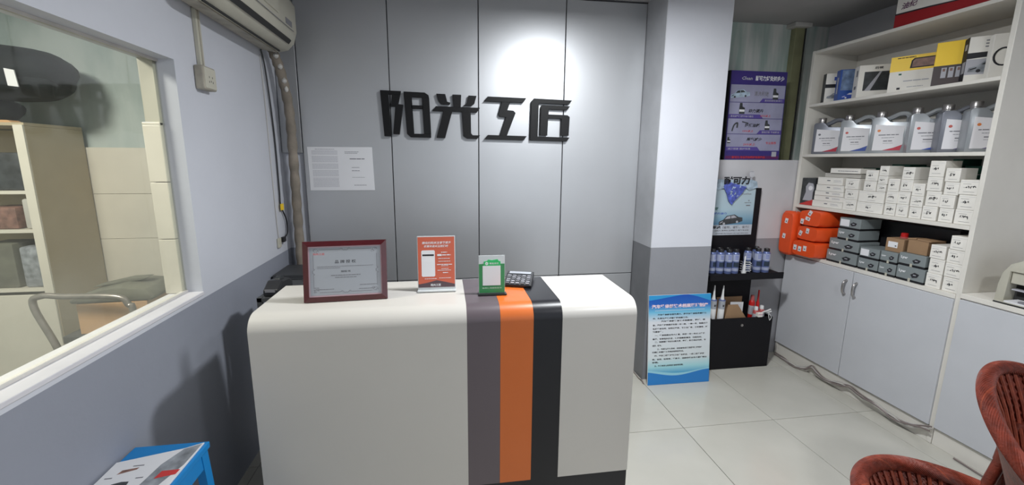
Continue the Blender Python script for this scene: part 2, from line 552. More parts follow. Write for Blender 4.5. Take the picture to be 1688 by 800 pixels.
# silver wall panels: each a piece of one cladding
cl = thing('wall_cladding', 'brushed silver composite panels covering the wall behind the reception counter', 'wall panel', (0, 2.844, 0))
XS = [-0.905, -0.339, 0.2437, 0.838, 1.4145]
for i in range(4):
    B('panel', 'panel_silver', cl, XS[i]+0.003, XS[i+1]-0.003, 0.0, 0.016, 0.744, 2.650, bevel=0.0015, seg=1)
    B('panel', 'panel_silver', cl, XS[i]+0.003, XS[i+1]-0.003, 0.0, 0.016, 0.01, 0.738, bevel=0.0015, seg=1)
B('panel', 'panel_silver', cl, -1.035, -0.911, 0.004, 0.02, 1.63, 2.650, bevel=0.0015, seg=1, label='narrow silver panel in the corner, ending above waist height')
B('backing', 'panel_gap', cl, -0.907, 1.4145, 0.016, 0.0255, 0.005, 2.655)
B('top_strip', 'panel_gap', cl, -0.9, 1.4145, -0.001, 0.016, 2.6515, 2.658)

# ============================================================ SIGN LETTERING
# outlines traced at real size: local x to the right, z up; unit: 1/1000 m from the sign's left bottom
sg = thing('wall_sign', 'four large black raised Chinese characters mounted on the silver wall', 'sign', (-0.397, 2.838, 1.722))
def cx(px, py):   # crop pixel -> metres, fixed scale of the sign drawing
    return ((px-122)*0.000893, (470-py)*0.000812)
def stroke(char, polys):
    m = MB()
    for q in polys:
        m.prism([cx(a, b) for a, b in q], -0.022, -0.002)
    m.build('character', 'letter_black', sg, bevel=0.0012, seg=1, label='raised black character '+char)
stroke('阳', [
    [(122, 88), (270, 92), (264, 120), (178, 118), (192, 447), (140, 446)],
    [(205, 118), (264, 120), (248, 192), (282, 196), (250, 430), (204, 428), (226, 212), (190, 212), (196, 190)],
    [(288, 94), (440, 98), (468, 118), (472, 140), (346, 136), (356, 424), (480, 424), (480, 454), (330, 452), (304, 425)],
    [(418, 135.5), (472, 139.5), (480.5, 424.5), (429, 424.5)],
    [(340, 198), (428, 200), (428, 226), (342, 226)]])
stroke('光', [
    [(524, 104), (590, 106), (604, 165), (628, 172), (622, 188), (560, 186), (538, 160)],
    [(642, 108), (708, 108), (704, 206), (650, 206)],
    [(762, 112), (822, 114), (806, 176), (784, 194), (722, 194), (752, 172)],
    [(520, 202), (848, 208), (824, 246), (492, 240)],
    [(574, 238), (640, 240), (584, 456), (520, 454)],
    [(712, 240), (778, 242), (780, 415), (792, 430), (848, 430), (826, 460), (750, 458), (722, 438)]])
stroke('工', [
    [(906, 116), (1202, 122), (1178, 160), (878, 154)],
    [(1014, 156), (1078, 158), (1056, 222), (1104, 226), (1120, 244), (1054, 432), (1000, 432), (1046, 280), (1000, 276), (988, 258)],
    [(908, 426), (1210, 432), (1186, 468), (878, 462)]])
stroke('匠', [
    [(1262, 122), (1562, 132), (1536, 166), (1300, 160), (1296, 434), (1552, 440), (1528, 474), (1236, 468), (1242, 146)],
    [(1326, 174), (1548, 180), (1524, 212), (1380, 208), (1378, 250), (1530, 254), (1548, 268), (1544, 425), (1480, 425), (1482, 284), (1376, 282), (1372, 426), (1314, 424), (1318, 184)]])

# notice paper on the silver wall
pp = thing('notice_paper', 'two printed pages taped side by side on the silver wall', 'paper', (-0.875, 2.8425, 1.385))
MB().prism([(0.0, 0.0), (0.413, 0.0), (0.407, 0.285), (-0.003, 0.284)], -0.0015, -0.0005).build('sheet', 'white_paper', pp)
rows = [(0.045, 0.165, 0.268, 0.004)]
for k in range(34):
    if k in (4, 11, 17, 24):
        continue
    rows.append((0.022, 0.185, 0.258-k*0.0071, 0.0026))
lines('print', 'ink_faint', pp, rows, -0.0016, label='dense small print on the left page')
lines('print', 'ink_grey', pp, [(0.23, 0.32, 0.252, 0.003), (0.23, 0.31, 0.243, 0.003), (0.26, 0.36, 0.205, 0.006), (0.27, 0.32, 0.150, 0.003), (0.27, 0.32, 0.128, 0.004), (0.27, 0.35, 0.085, 0.002), (0.28, 0.36, 0.033, 0.003)], -0.0016, label='sparse title print on the right page')

# ============================================================ AIR CONDITIONER
ac = thing('air_conditioner', 'cream wall-mounted split air conditioner high in the left corner', 'air conditioner', (-1.039, 1.82, 2.20))
prof = [(0, 0.035), (0.03, 0.01), (0.11, 0.0), (0.16, 0.012), (0.195, 0.05), (0.212, 0.11), (0.212, 0.25), (0.19, 0.285), (0.15, 0.30), (0, 0.30)]
def yprism(prof, y0, y1):
    return MB().prism(prof, y0, y1, 'XZ')
yprism(prof, 0.0, 0.83).build('housing', 'cream_plastic', ac, bevel=0.006, smooth=True)
MB().prism([(0.0, 0.03), (0.03, 0.004), (0.105, -0.006), (0.105, 0.002), (0.03, 0.012), (0.0, 0.038)], 0.02, 0.80).build('soiled_underside', 'dirty_plastic', ac, label='dirt-stained underside')
MB().prism([(0.118, -0.004), (0.126, -0.003), (0.126, 0.012), (0.118, 0.011)], 0.03, 0.79).build('outlet_slot', 'dark_gap', ac)
MB().prism([(0.186, 0.030), (0.201, 0.049), (0.195, 0.06), (0.180, 0.040)], 0.04, 0.76).build('air_outlet', 'dark_gap', ac)
MB().prism([(0.2135, 0.10), (0.2155, 0.10), (0.2155, 0.103), (0.2135, 0.103)], 0.04, 0.77).build('panel_seam', 'ink_grey', ac)
B('grille', 'cream_plastic', ac, 0.210, 0.219, 0.08, 0.56, 0.13, 0.26, bevel=0.003)
B('display_window', 'ink_grey', ac, 0.211, 0.2145, 0.66, 0.75, 0.115, 0.145, bevel=0.001)

# wall socket with trunking under the air conditioner
so = thing('wall_socket', 'old cream surface socket with trunking on the left wall', 'socket', (-1.039, 2.012, 1.885))
B('socket_body', 'dirty_plastic', so, 0, 0.038, -0.048, 0.048, 0, 0.098, bevel=0.006)
B('face_plate', 'cream_plastic', so, 0.036, 0.041, -0.042, 0.042, 0.006, 0.092, bevel=0.002)
mb = MB()
for a, b in ((-0.012, 0.05), (0.012, 0.05), (-0.014, 0.03), (0.0, 0.033), (0.014, 0.03)):
    mb.box(0.0408, 0.0416, a-0.0015, a+0.0015, b, b+0.008)
mb.build('pin_slots', 'ink', so)
B('trunking', 'cream_plastic', so, 0, 0.016, -0.016, 0.016, 0.098, 0.332, bevel=0.002)
B('trunking_lid_gap', 'dirty_plastic', so, 0.0155, 0.0175, -0.004, 0.004, 0.102, 0.330)

# refrigerant pipe, wrapped
def smoothpath(pts, n=8):
    P = [Vector(p) for p in pts]
    P = [P[0]*2-P[1]]+P+[P[-1]*2-P[-2]]
    out = []
    for i in range(1, len(P)-2):
        for k in range(n):
            t = k/n
            a, b, c, d = P[i-1], P[i], P[i+1], P[i+2]
            out.append(0.5*((2*b)+(c-a)*t+(2*a-5*b+4*c-d)*t*t+(3*b-a-3*c+d)*t**3))
    out.append(P[-2])
    return out
pi = thing('refrigerant_pipe', 'tan taped refrigerant pipe running down the left corner from the air conditioner', 'pipe', (0, 0, 0))
path = smoothpath([(-0.99, 2.685, 2.27), (-0.985, 2.705, 2.215), (-0.965, 2.745, 2.10), (-0.945, 2.77, 1.90), (-0.948, 2.785, 1.63), (-0.952, 2.79, 1.3), (-0.955, 2.79, 0.99), (-0.957, 2.79, 0.72)])
mb = MB()
rr = [0.028+0.003*math.sin(i*2.1) for i in range(len(path))]
mb.tube(path, rr, 12)
mb.build('insulation', 'pipe_wrap', pi, smooth=True)
for k, (idx, dr) in enumerate(((7, .012), (10, .014), (14, .013), (18, 0.014), (20, 0.011))):
    q = path[idx]
    MB().lathe([(0.004, -0.016), (dr, -0.008), (dr*1.1, 0.004), (0.003, 0.018)], 8, (q.x+0.014, q.y-0.022, q.z)).build('putty_patch', 'putty', pi, smooth=True)

# corner cables
cb = thing('air_conditioner_plug_cord', 'black cord hanging down the left wall, ending in a black plug', 'cord')
path = smoothpath([(-1.030, 2.645, 2.215), (-1.028, 2.68, 2.10), (-1.032, 2.735, 1.75), (-1.031, 2.735, 1.40), (-1.031, 2.735, 1.30), (-1.025, 2.79, 1.20), (-1.022, 2.785, 1.12), (-1.024, 2.73, 1.085)])
MB().tube(path, 0.0045, 8).build('cord', 'black_plastic', cb, smooth=True)
B('plug', 'black_plastic', cb, -1.036, -1.012, 2.695, 2.735, 1.066, 1.10, bevel=0.006)
B('cord_tag', 'yellow', cb, -1.026, -1.020, 2.715, 2.755, 1.27, 1.31, label='small yellow tag on the cord')
tc_ = MB().tube(smoothpath([(-1.037, 2.645, 2.18), (-1.037, 2.655, 1.9), (-1.037, 2.66, 1.5), (-1.036, 2.665, 1.2), (-1.036, 2.672, 1.10)]), 0.003, 6).build('thin_cable', 'cable_white', None, smooth=True)
tag(tc_, 'thin pale cable running straight down the left wall beside the black cord', 'cable')
so2 = thing('small_wall_socket', 'small pale socket low on the left wall behind the hanging plug', 'socket', (-1.039, 2.675, 1.04))
B('socket_body', 'cream_plastic', so2, 0, 0.012, -0.03, 0.015, 0, 0.06, bevel=0.003)

# ============================================================ RECEPTION COUNTER
ct = thing('reception_counter', 'white waterfall-edged reception counter with purple-grey, orange and black stripes', 'counter', (0, 0, 0))
YF, YB, HT, KZ, RD = 1.452, 1.826, 1.041, 0.279, 0.062
def counter_shell(x0, x1, name, material, ex=0.0):
    pr = [(YF-ex, KZ)]
    for k in range(9):
        a = PI-(PI/2)*k/8
        pr.append((YF+RD+(RD+ex)*math.cos(a), HT-RD+(RD+ex)*math.sin(a)))
    pr += [(YB, HT+ex), (YB, HT-0.03), (YF+RD, HT-0.035), (YF+0.03, HT-RD-0.01), (YF+0.025, KZ)]
    return MB().prism(pr, x0, x1, 'YZ').build(name, material, ct, smooth=True)
counter_shell(-0.696, 0.0765, 'laminate_panel', 'counter_white')
counter_shell(0.077, 0.2045, 'purple_stripe', 'counter_purple')
counter_shell(0.205, 0.3345, 'orange_stripe', 'counter_orange')
counter_shell(0.335, 0.4495, 'black_stripe', 'counter_black')
counter_shell(0.450, 0.757, 'laminate_panel', 'counter_white')
B('kick_board', 'counter_black', ct, -0.694, 0.755, YF+0.002, YF+0.024, 0.001, KZ-0.001)
B('side_panel', 'counter_white', ct, -0.694, -0.674, YF+0.03, YB-0.005, 0.001, HT-0.04)
B('side_panel', 'counter_white', ct, 0.735, 0.755, YF+0.03, YB-0.005, 0.001, HT-0.04)
B('desk_shelf', 'counter_black', ct, -0.673, 0.734, YF+0.04, YB+0.25, 0.72, 0.745)
for x in (-0.65, 0.71):
    B('desk_leg', 'counter_black', ct, x-0.02, x+0.02, YB+0.2, YB+0.24, 0.001, 0.719)

# certificate frame
TZ = HT+0.001
def lean(o, deg):
    o.rotation_euler = (math.radians(deg), 0, o.rotation_euler[2])
fr_ = thing('certificate_frame', 'dark red wooden frame with a silver certificate on the counter', 'picture frame', (-0.387, 1.598, TZ), 0.05)
fr_in = fr_
lean(fr_, -9)
W2, H2 = 0.156, 0.236
mb = MB()
def frame_mb(w, h, t, y0, y1):
    m = MB()
    # mitred profile: four sides
    o = [(-w, 0), (w, 0), (w, h), (-w, h)]
    i_ = [(-w+t, t), (w-t, t), (w-t, h-t), (-w+t, h-t)]
    for k in range(4):
        a, b, c, d = o[k], o[(k+1) % 4], i_[(k+1) % 4], i_[k]
        vs = [(a[0], y0+0.004, a[1]), (b[0], y0+0.004, b[1]), (c[0], y0, c[1]), (d[0], y0, d[1]),
              (a[0], y1, a[1]), (b[0], y1, b[1]), (c[0], y1, c[1]), (d[0], y1, d[1])]
        m.add(vs, [(0, 1, 2, 3), (7, 6, 5, 4), (0, 4, 5, 1), (1, 5, 6, 2), (2, 6, 7, 3), (3, 7, 4, 0)])
    return m
frame_mb(W2, H2, 0.02, -0.016, 0.0).build('frame', 'mahogany', fr_)
B('mount', 'pink_mount', fr_, -W2+0.018, W2-0.018, -0.010, 0.0, 0.018, H2-0.018)
pl = quadpanel('certificate', 'silver_paper', fr_, -W2+0.024, W2-0.024, 0.025, H2-0.025, -0.010, label='silver grey certificate sheet')
yq = -0.0105
text('title', '品 牌 授 权', fr_, 'ink', 0, yq, 0.148, 0.013, 0.078, 0.01, align='C')
text('logo', '阳光工匠', fr_, 'ink_red', -0.118, yq, 0.182, 0.008, 0.042, 0.01)
text('name_line', '授权书', fr_, 'ink', 0.0, yq, 0.112, 0.008, 0.036, 0.01, align='C')
lines('small_print', 'ink_grey', fr_, [(-0.105, 0.105, 0.136, 0.0015), (-0.105, -0.02, 0.130, 0.0015), (-0.055, 0.055, 0.100, 0.003), (-0.04, 0.04, 0.092, 0.0025),
      (-0.12, -0.10, 0.054, 0.002), (-0.12, -0.045, 0.047, 0.0022), (0.052, 0.115, 0.060, 0.0022), (0.048, 0.11, 0.044, 0.0022)], yq)
mb = MB()
xa, xb, za, zb = -0.118, 0.118, 0.037, 0.203
for (p0, p1) in (((xa+0.02, za), (-0.02, za)), ((0.02, za), (xb-0.02, za)), ((xa+0.02, zb), (-0.02, zb)), ((0.02, zb), (xb-0.02, zb)),
                 ((xa, za+0.02), (xa, 0.105)), ((xa, 0.13), (xa, zb-0.02)), ((xb, za+0.02), (xb, 0.105)), ((xb, 0.13), (xb, zb-0.02))):
    mb.tube([(p0[0], yq, p0[1]), (p1[0], yq, p1[1])], 0.0007, 4)
for sx_ in (-1, 1):
    for sz_, zz in ((1, za), (-1, zb)):
        xx = xb*sx_
        for rad, off in ((0.010, 0.008), (0.006, 0.016), (0.005, 0.003)):
            cc = (xx-sx_*off, zz+sz_*off*0.6)
            mb.tube([(cc[0]+rad*math.cos(t*0.5)*(1-t*0.06), yq, cc[1]+rad*math.sin(t*0.5)*(1-t*0.06)) for t in range(11)], 0.0006, 4)
for zz in (za, zb):
    for s_ in (-1, 1):
        mb.tube([(s_*0.02*(1-t*0.1), yq, zz+0.004*math.sin(t*0.6)) for t in range(11)], 0.0008, 4)
for xx in (xa, xb):
    for s_ in (-1, 1):
        mb.tube([(xx+0.004*math.sin(t*0.6), yq, 0.1175+s_*0.0125*(1-t*0.1)) for t in range(11)], 0.0008, 4)
mb.build('ornamental_border', 'ink_grey', fr_)
MB().prism([(0.0, 0.10), (0.0, 0.14), (0.055, 0.010), (0.05, 0.009)], -0.02, 0.02, 'YZ').build('easel_back', 'black_board', fr_)

# orange sign holder
oc = thing('orange_card_holder', 'clear acrylic stand with an orange leaflet on the counter', 'sign holder', (-0.037, 1.672, TZ), -0.01)
lean(oc, -5)
B('acrylic_base', 'acrylic', oc, -0.080, 0.080, -0.022, 0.028, 0.0, 0.006, bevel=0.001)
B('acrylic_sleeve', 'acrylic', oc, -0.079, 0.079, -0.001, 0.003, 0.006, 0.234, bevel=0.001)
B('leaflet', 'card_orange', oc, -0.076, 0.076, -0.0018, -0.001, 0.016, 0.230)
y0 = -0.0022
MB().prism([(-0.076, 0.016), (0.076, 0.016), (0.076, 0.028), (0.045, 0.036), (0.0, 0.046), (-0.04, 0.036), (-0.076, 0.030)], y0, y0+0.0003).build('mountain_band', 'card_dark', oc)
text('logo', '阳光工匠', oc, 'ink_white', -0.004, y0-0.0003, 0.021, 0.010, 0.042, 0.02, align='C')
ph = MB().prism([(-0.062, 0.066), (-0.058, 0.062), (-0.010, 0.062), (-0.006, 0.066), (-0.006, 0.170), (-0.010, 0.174), (-0.058, 0.174), (-0.062, 0.170)], y0, y0+0.0003).build('phone_picture', 'ink_white', oc, label='white phone outline printed on the leaflet')
quadpanel('phone_header', 'ink', oc, -0.058, -0.010, 0.150, 0.157, y0)
text('headline', '微信扫码关注享受更多', oc, 'ink_white', -0.058, y0, 0.200, 0.011, 0.120, 0.015, shear=0.2)
text('headline', '优惠欢迎关注我们吧', oc, 'ink_white', -0.050, y0, 0.186, 0.010, 0.100, 0.015, shear=0.2)
lines('small_print', 'ink_white', oc, [(0.02, 0.045, 0.163, 0.003), (0.004, 0.022, 0.149, 0.008), (0.024, 0.060, 0.151, 0.004), (0.008, 0.056, 0.137, 0.002), (0.008, 0.058, 0.125, 0.002), (0.002, 0.066, 0.111, 0.003), (0.02, 0.05, 0.106, 0.002),
      (0.02, 0.05, 0.094, 0.002), (0.004, 0.060, 0.087, 0.002), (0.026, 0.048, 0.076, 0.003), (-0.05, 0.0, 0.052, 0.002), (0.01, 0.06, 0.054, 0.002)], y0)

# green payment sign
gc = thing('green_payment_sign', 'small green mobile payment stand on the counter beside the orange stripe', 'sign holder', (0.189, 1.598, TZ), -0.02)
lean(gc, -4)
B('acrylic_base', 'black_plastic', gc, -0.057, 0.060, -0.020, 0.022, 0.0, 0.005, bevel=0.001)
B('acrylic_sleeve', 'acrylic', gc, -0.054, 0.054, 0.0, 0.003, 0.005, 0.163, bevel=0.001)
B('card', 'card_green', gc, -0.053, 0.053, -0.0012, 0.0, 0.007, 0.128)
y0 = -0.0016
MB().prism([(-0.033, 0.120), (0.036, 0.118), (0.036, 0.138), (0.028, 0.140), (0.024, 0.147), (0.0, 0.143), (-0.014, 0.146), (-0.020, 0.140), (-0.033, 0.138)], y0, 0.0).build('payment_banner', 'card_green_bright', gc)
MB().prism([(-0.021+0.0065*math.cos(k*PI/6), 0.1295+0.0065*math.sin(k*PI/6)) for k in range(12)], y0-0.0004, y0).build('round_emblem', 'ink_white', gc)
MB().prism([(-0.0245, 0.1295), (-0.022, 0.127), (-0.0175, 0.132), (-0.0185, 0.133), (-0.022, 0.129), (-0.0238, 0.1308)], y0-0.0007, y0-0.0004).build('tick', 'card_green_bright', gc)
text('payment_name', '微信支付', gc, 'ink_white', -0.010, y0-0.0005, 0.1255, 0.008, 0.038, 0.015)
quadpanel('code_square', 'ink_white', gc, -0.038, 0.036, 0.038, 0.120, y0, label='blank white square of the payment card')
text('foot_line', '推荐使用微信支付', gc, 'card_green_pale', -0.040, y0, 0.024, 0.006, 0.080, 0.01)

# calculator
ca = thing('calculator', 'black desk calculator with pale keys lying at the back of the counter', 'calculator', (0.330, 1.745, TZ+0.005), -0.28)
ca.rotation_euler = (math.radians(3.5), 0, -0.30)
MB().prism([(-0.075, 0.0), (0.080, 0.0), (0.080, 0.022), (-0.075, 0.012)], -0.062, 0.062, 'YZ').build('case', 'black_plastic', ca, bevel=0.003)
def sl(y):
    return 0.0125+(y+0.075)*0.0645
for r in range(5):
    for c in range(5):
        yy = -0.065+r*0.020; xx = -0.052+c*0.022
        B('key', 'ink_faint' if (r+c) % 3 else 'ink_grey', ca, xx, xx+0.015, yy, yy+0.009, sl(yy)-0.002, sl(yy)+0.004)
B('display', 'silver_paper', ca, -0.050, 0.050, 0.042, 0.070, sl(0.05)-0.002, sl(0.06)+0.002)

# things behind the counter's left end
dk = thing('dark_storage_rack', 'dark open rack behind the left end of the counter', 'rack', (-0.79, 2.04, 0))
for x in (-0.055, 0.055):
    for y in (-0.13, 0.13):
        B('upright', 'dark_grey', dk, x-0.01, x+0.01, y-0.01, y+0.01, 0.0, 0.965)
for z in (0.06, 0.28, 0.50, 0.72, 0.945):
    B('shelf', 'dark_grey', dk, -0.065, 0.065, -0.14, 0.14, z, z+0.018)
for k, (z, h, c) in enumerate(((0.079, 0.15, 'black_plastic'), (0.299, 0.14, 'photo_brown'), (0.519, 0.12, 'dark_grey'), (0.739, 0.13, 'black_plastic'))):
    o = B('storage_box', c, None, -0.835, -0.745, 1.925, 2.155, z, z+h, bevel=0.008)
    tag(o, ['black plastic tub on the lowest level of the dark rack', 'brown box on the second level of the dark rack', 'dark grey box on the third level of the dark rack', 'black tub on the fourth level of the dark rack'][k], 'box')
tp = thing('tape_dispenser', 'glossy black desk tape dispenser behind the counter by the left wall', 'tape dispenser', (-0.795, 1.99, 0.9645), -0.05)
MB().prism([(-0.075, 0), (0.085, 0), (0.085, 0.03), (0.05, 0.055), (-0.02, 0.062), (-0.075, 0.030)], -0.035, 0.035, 'YZ').build('body', 'black_plastic', tp, bevel=0.006)
MB().prism([(0.02+0.028*math.cos(k*PI/8), 0.045+0.028*math.sin(k*PI/8)) for k in range(16)], -0.012, 0.012, 'YZ').build('tape_roll', 'photo_dark', tp)
B('cutter', 'chrome', tp, -0.022, 0.022, -0.082, -0.074, 0.022, 0.034)

dr = thing('low_dark_cabinet', 'dark green-grey metal drawer cabinet in the corner behind the certificate', 'cabinet', (-0.90, 2.62, 0))
B('body', 'dark_grey', dr, -0.125, 0.14, -0.12, 0.13, 0.001, 0.905, bevel=0.004)
for k in range(4):
    d = B('drawer', 'dark_grey', dr, -0.115, 0.13, -0.128, -0.1205, 0.02+k*0.22, 0.225+k*0.22, bevel=0.002)
    B('handle_slot', 'dark_gap', d, -0.03, 0.09, -0.1295, -0.1275, 0.165+k*0.22, 0.180+k*0.22)

# ============================================================ BLUE RULES BOARD
bd = thing('rules_board', 'blue and white printed rules board standing on the floor against the column', 'board', (1.655, 2.50, 0.001), -0.01)
lean(bd, -6)
B('board_core', 'ink_white', bd, -0.236, 0.236, 0.0, 0.008, 0.0, 0.652)
o = B('print', 'board_print', bd, -0.236, 0.236, -0.0012, 0.0, 0.0, 0.652, label='blue to white gradient print')
y0 = -0.0016
def wave(z0, a, b, ph, mat_, nm, yy):
    pts = [(-0.236, 0.0)]+[(0.236, 0.0)]
    up = [(0.236-0.472*k/20, z0+a*math.sin(ph+b*k/20)) for k in range(21)]
    MB().prism(pts+up, yy, yy+0.0003).build(nm, mat_, bd)
mat('wave_pale', (0.30, 0.60, 0.72), 0.35, var=0); mat('wave_blue', (0.02, 0.20, 0.55), 0.35, var=0)
wave(0.095, 0.015, 5.0, 2.2, 'wave_pale', 'pale_wave', y0)
wave(0.080, 0.018, 5.5, 1.7, 'wave_blue', 'blue_wave', y0-0.0003)
mat('wave_top', (0.03, 0.30, 0.62), 0.35, var=0)
MB().prism([(-0.236, 0.652), (-0.236, 0.615), (-0.16, 0.625), (-0.06, 0.640), (0.03, 0.652)], y0, y0+0.0003).build('corner_wave', 'wave_top', bd)
MB().prism([(0.236, 0.652), (0.06, 0.652), (0.13, 0.636), (0.236, 0.600)], y0, y0+0.0003).build('corner_wave', 'wave_top', bd)
mat('title_pink', (0.85, 0.66, 0.74), 0.4, var=0)
text('title', '汽车维修部技术档案管理制度', bd, 'title_pink', 0.0, -0.0022, 0.556, 0.030, 0.43, 0.035, align='C')
B('title_underline', 'ink_white', bd, -0.19, 0.19, -0.0018, -0.0012, 0.540, 0.542)
body = [('    汽车维修部全面负责人，是汽车维修服务管理工', 0.41), ('作，负责生产技术管理和档案工作。', 0.27), ('       汽车维修部建立技术档案室，整理，审', 0.40), ('查，汽车维护档案按车型一车一档，一档一号，档案内容', 0.42),
        ('包括维修合同，检验记录单，竣工出厂单，工时清单，材', 0.42), ('料清单等。', 0.08), ('  一、维修档案由专人保管，存放一年一年以上便于', 0.40), ('查阅，不得丢失乱放，保持档案室清洁，归档及时。', 0.38), ('  二、档案管理员应认真负责，整理，装订成册归类，不', 0.41),
        ('遗漏，散失。', 0.07), ('    三、归还借阅人员时，应检查有无涂改损坏保持完好', 0.38), ('归档保存管理工作实施细则条例。', 0.24), ('  四、汽车二级维护竣工出厂合格证，一级二级维护附', 0.40), ('表，合同，检验单，维修卡，送修存根由专人管理审核', 0.42), ('存档。', 0.05), ('  五、外来单位借用须经批准领导同意。', 0.24)]
zz = 0.505
for k, (s_, wd) in enumerate(body):
    ind = len(s_)-len(s_.lstrip())
    text('text_line', s_.strip(), bd, 'ink', -0.205+ind*0.009, y0, zz, 0.0125, wd-ind*0.009 if wd > 0.2 else wd, 0.03)
    zz -= 0.0265 if k % 3 != 1 else 0.0215

# ============================================================ PRODUCT STAND
st = thing('product_display_stand', 'black product display stand with shelf and bin by the back wall', 'display stand', (0, 0, 0))
B('back_board', 'black_board', st, 1.955, 2.425, 2.825, 2.843, 0.002, 1.385, bevel=0.002)
B('shelf', 'black_board', st, 1.93, 2.53, 2.645, 2.824, 0.722, 0.752, bevel=0.003)
B('shelf_lip', 'black_board', st, 1.93, 2.53, 2.638, 2.645, 0.715, 0.765, bevel=0.002)
B('bin_front', 'black_board', st, 1.975, 2.49, 2.645, 2.660, 0.002, 0.41, bevel=0.002)
B('bin_side', 'black_board', st, 1.975, 1.990, 2.661, 2.824, 0.002, 0.41)
B('bin_side', 'black_board', st, 2.475, 2.490, 2.661, 2.824, 0.002, 0.41)
B('bin_floor', 'black_board', st, 1.991, 2.474, 2.661, 2.824, 0.33, 0.345)
MB().prism([(2.232+0.010*math.cos(k*PI/6), 0.355+0.010*math.sin(k*PI/6)) for k in range(12)], 2.639, 2.645).build('lock', 'chrome', st)
ps = B('poster_sheet', 'stand_print', st, -0.205, 0.205, -0.004, 0.0, 0.0, 0.355, label='pale blue advertising sheet')
ps.location = (2.165, 2.823, 1.024)
y0 = -0.0048
text('headline', '轻松解决', ps, 'ink', -0.195, y0, 0.050, 0.026, 0.135, 0.03)
text('headline', '（省时、省钱、省力）', ps, 'ink_grey', -0.045, y0, 0.050, 0.022, 0.225, 0.02)
text('small_text', '动力不足 油耗大 怠速抖 加速无力 尾气不达标', ps, 'ink_grey', -0.190, y0, 0.030, 0.012, 0.37, 0.02)
text('small_text', '清洗积碳 养护发动机 提升动力降低油耗', ps, 'ink_grey', -0.10, y0, 0.008, 0.009, 0.28, 0.01)
text('slogan', '清除积碳', ps, 'green_box', -0.195, y0, 0.195, 0.024, 0.10, 0.01, shear=0.2)
text('slogan', '提升动力', ps, 'ink_blue', -0.13, y0, 0.160, 0.018, 0.11, 0.01, shear=0.2)
text('corner_mark', 'TravelClean', ps, 'ink_grey', 0.085, y0, 0.312, 0.012, 0.085, 0.02)
lines('side_print', 'ink_grey', ps, [(0.15, 0.16, 0.262, 0.008), (0.12, 0.18, 0.248, 0.004), (0.135, 0.17, 0.225, 0.008)], y0)
def car_print(parent, x, z, s, y, mat1='photo_dark', mat2='ink_faint', tilt=0.0):
    """small flat printed picture of a car"""
    def T(a, b):
        return (x+s*(a*math.cos(tilt)-b*math.sin(tilt)), z+s*(a*math.sin(tilt)+b*math.cos(tilt)))
    bodyp = [(-0.5, 0.02), (-0.48, 0.14), (-0.30, 0.20), (-0.15, 0.33), (0.18, 0.34), (0.34, 0.22), (0.5, 0.18), (0.5, 0.04), (0.3, 0.0), (-0.3, 0.0)]
    o = MB().prism([T(*q) for q in bodyp], y-0.0004, y).build('car_picture', mat1, parent)
    m = MB()
    m.prism([T(*q) for q in [(-0.24, 0.21), (-0.13, 0.30), (0.0, 0.31), (0.0, 0.21)]], y-0.0008, y-0.0004)
    m.prism([T(*q) for q in [(0.03, 0.21), (0.03, 0.31), (0.16, 0.31), (0.27, 0.21)]], y-0.0008, y-0.0004)
    m.prism([T(*q) for q in [(-0.46, 0.10), (-0.32, 0.15), (-0.33, 0.11), (-0.45, 0.07)]], y-0.0008, y-0.0004)
    for wx in (-0.28, 0.27):
        m.prism([T(wx+0.05*math.cos(k*PI/4), 0.04+0.05*math.sin(k*PI/4)) for k in range(8)], y-0.0008, y-0.0004)
    m.build('car_picture_highlight', mat2, parent)
car_print(ps, 0.02, 0.088, 0.20, y0, 'photo_dark', 'ink_faint', 0.12)
# iceberg header cut-out
hd = MB().prism([(-0.205, 0.018), (-0.17, -0.015), (-0.145, -0.03), (-0.10, -0.02), (0.08, -0.012), (0.115, -0.035), (0.185, -0.015), (0.175, 0.03), (0.13, 0.045), (0.10, 0.042), (-0.09, 0.045), (-0.15, 0.05), (-0.19, 0.035)], -0.008, 0.0).build('iceberg_header', 'glass_pale', st, label='iceberg-shaped printed header card')
hd.location = (2.190, 2.817, 1.405)
MB().prism([(-0.10, -0.010), (-0.09, 0.045), (-0.03, 0.02), (0.09, -0.010), (0.055, -0.06), (0.0, -0.115), (-0.02, -0.145), (-0.05, -0.115), (-0.07, -0.06)], -0.011, -0.008).build('iceberg_core', 'glass_blue', hd)
mb = MB()
for k in range(12):
    a = random.uniform(-0.06, 0.04); b = random.uniform(-0.09, 0.0); c = random.uniform(0.008, 0.02)
    if abs(a+0.01) < 0.07+b*0.5:
        mb.prism([(a, b), (a+c, b+c*0.5), (a+c*0.4, b+c)], -0.0118, -0.011)
mb.build('ice_facet', 'glass_pale', hd)
text('brand_lettering', '耐可力', hd, 'ink', -0.105, -0.0125, 0.008, 0.062, 0.215, 0.045)
MB().prism([(0.125+0.022*math.cos(k*PI/5), 0.085+0.026*math.sin(k*PI/5)) for k in range(10)], -0.008, -0.003).build('round_emblem', 'ink_faint', hd)
lines('emblem_print', 'ink_white', hd, [(0.105, 0.145, 0.070+0.012*k, 0.004) for k in range(3)], -0.0083, gap=False)
B('emblem_tab', 'ink_faint', hd, 0.115, 0.130, -0.007, -0.003, 0.04, 0.065)

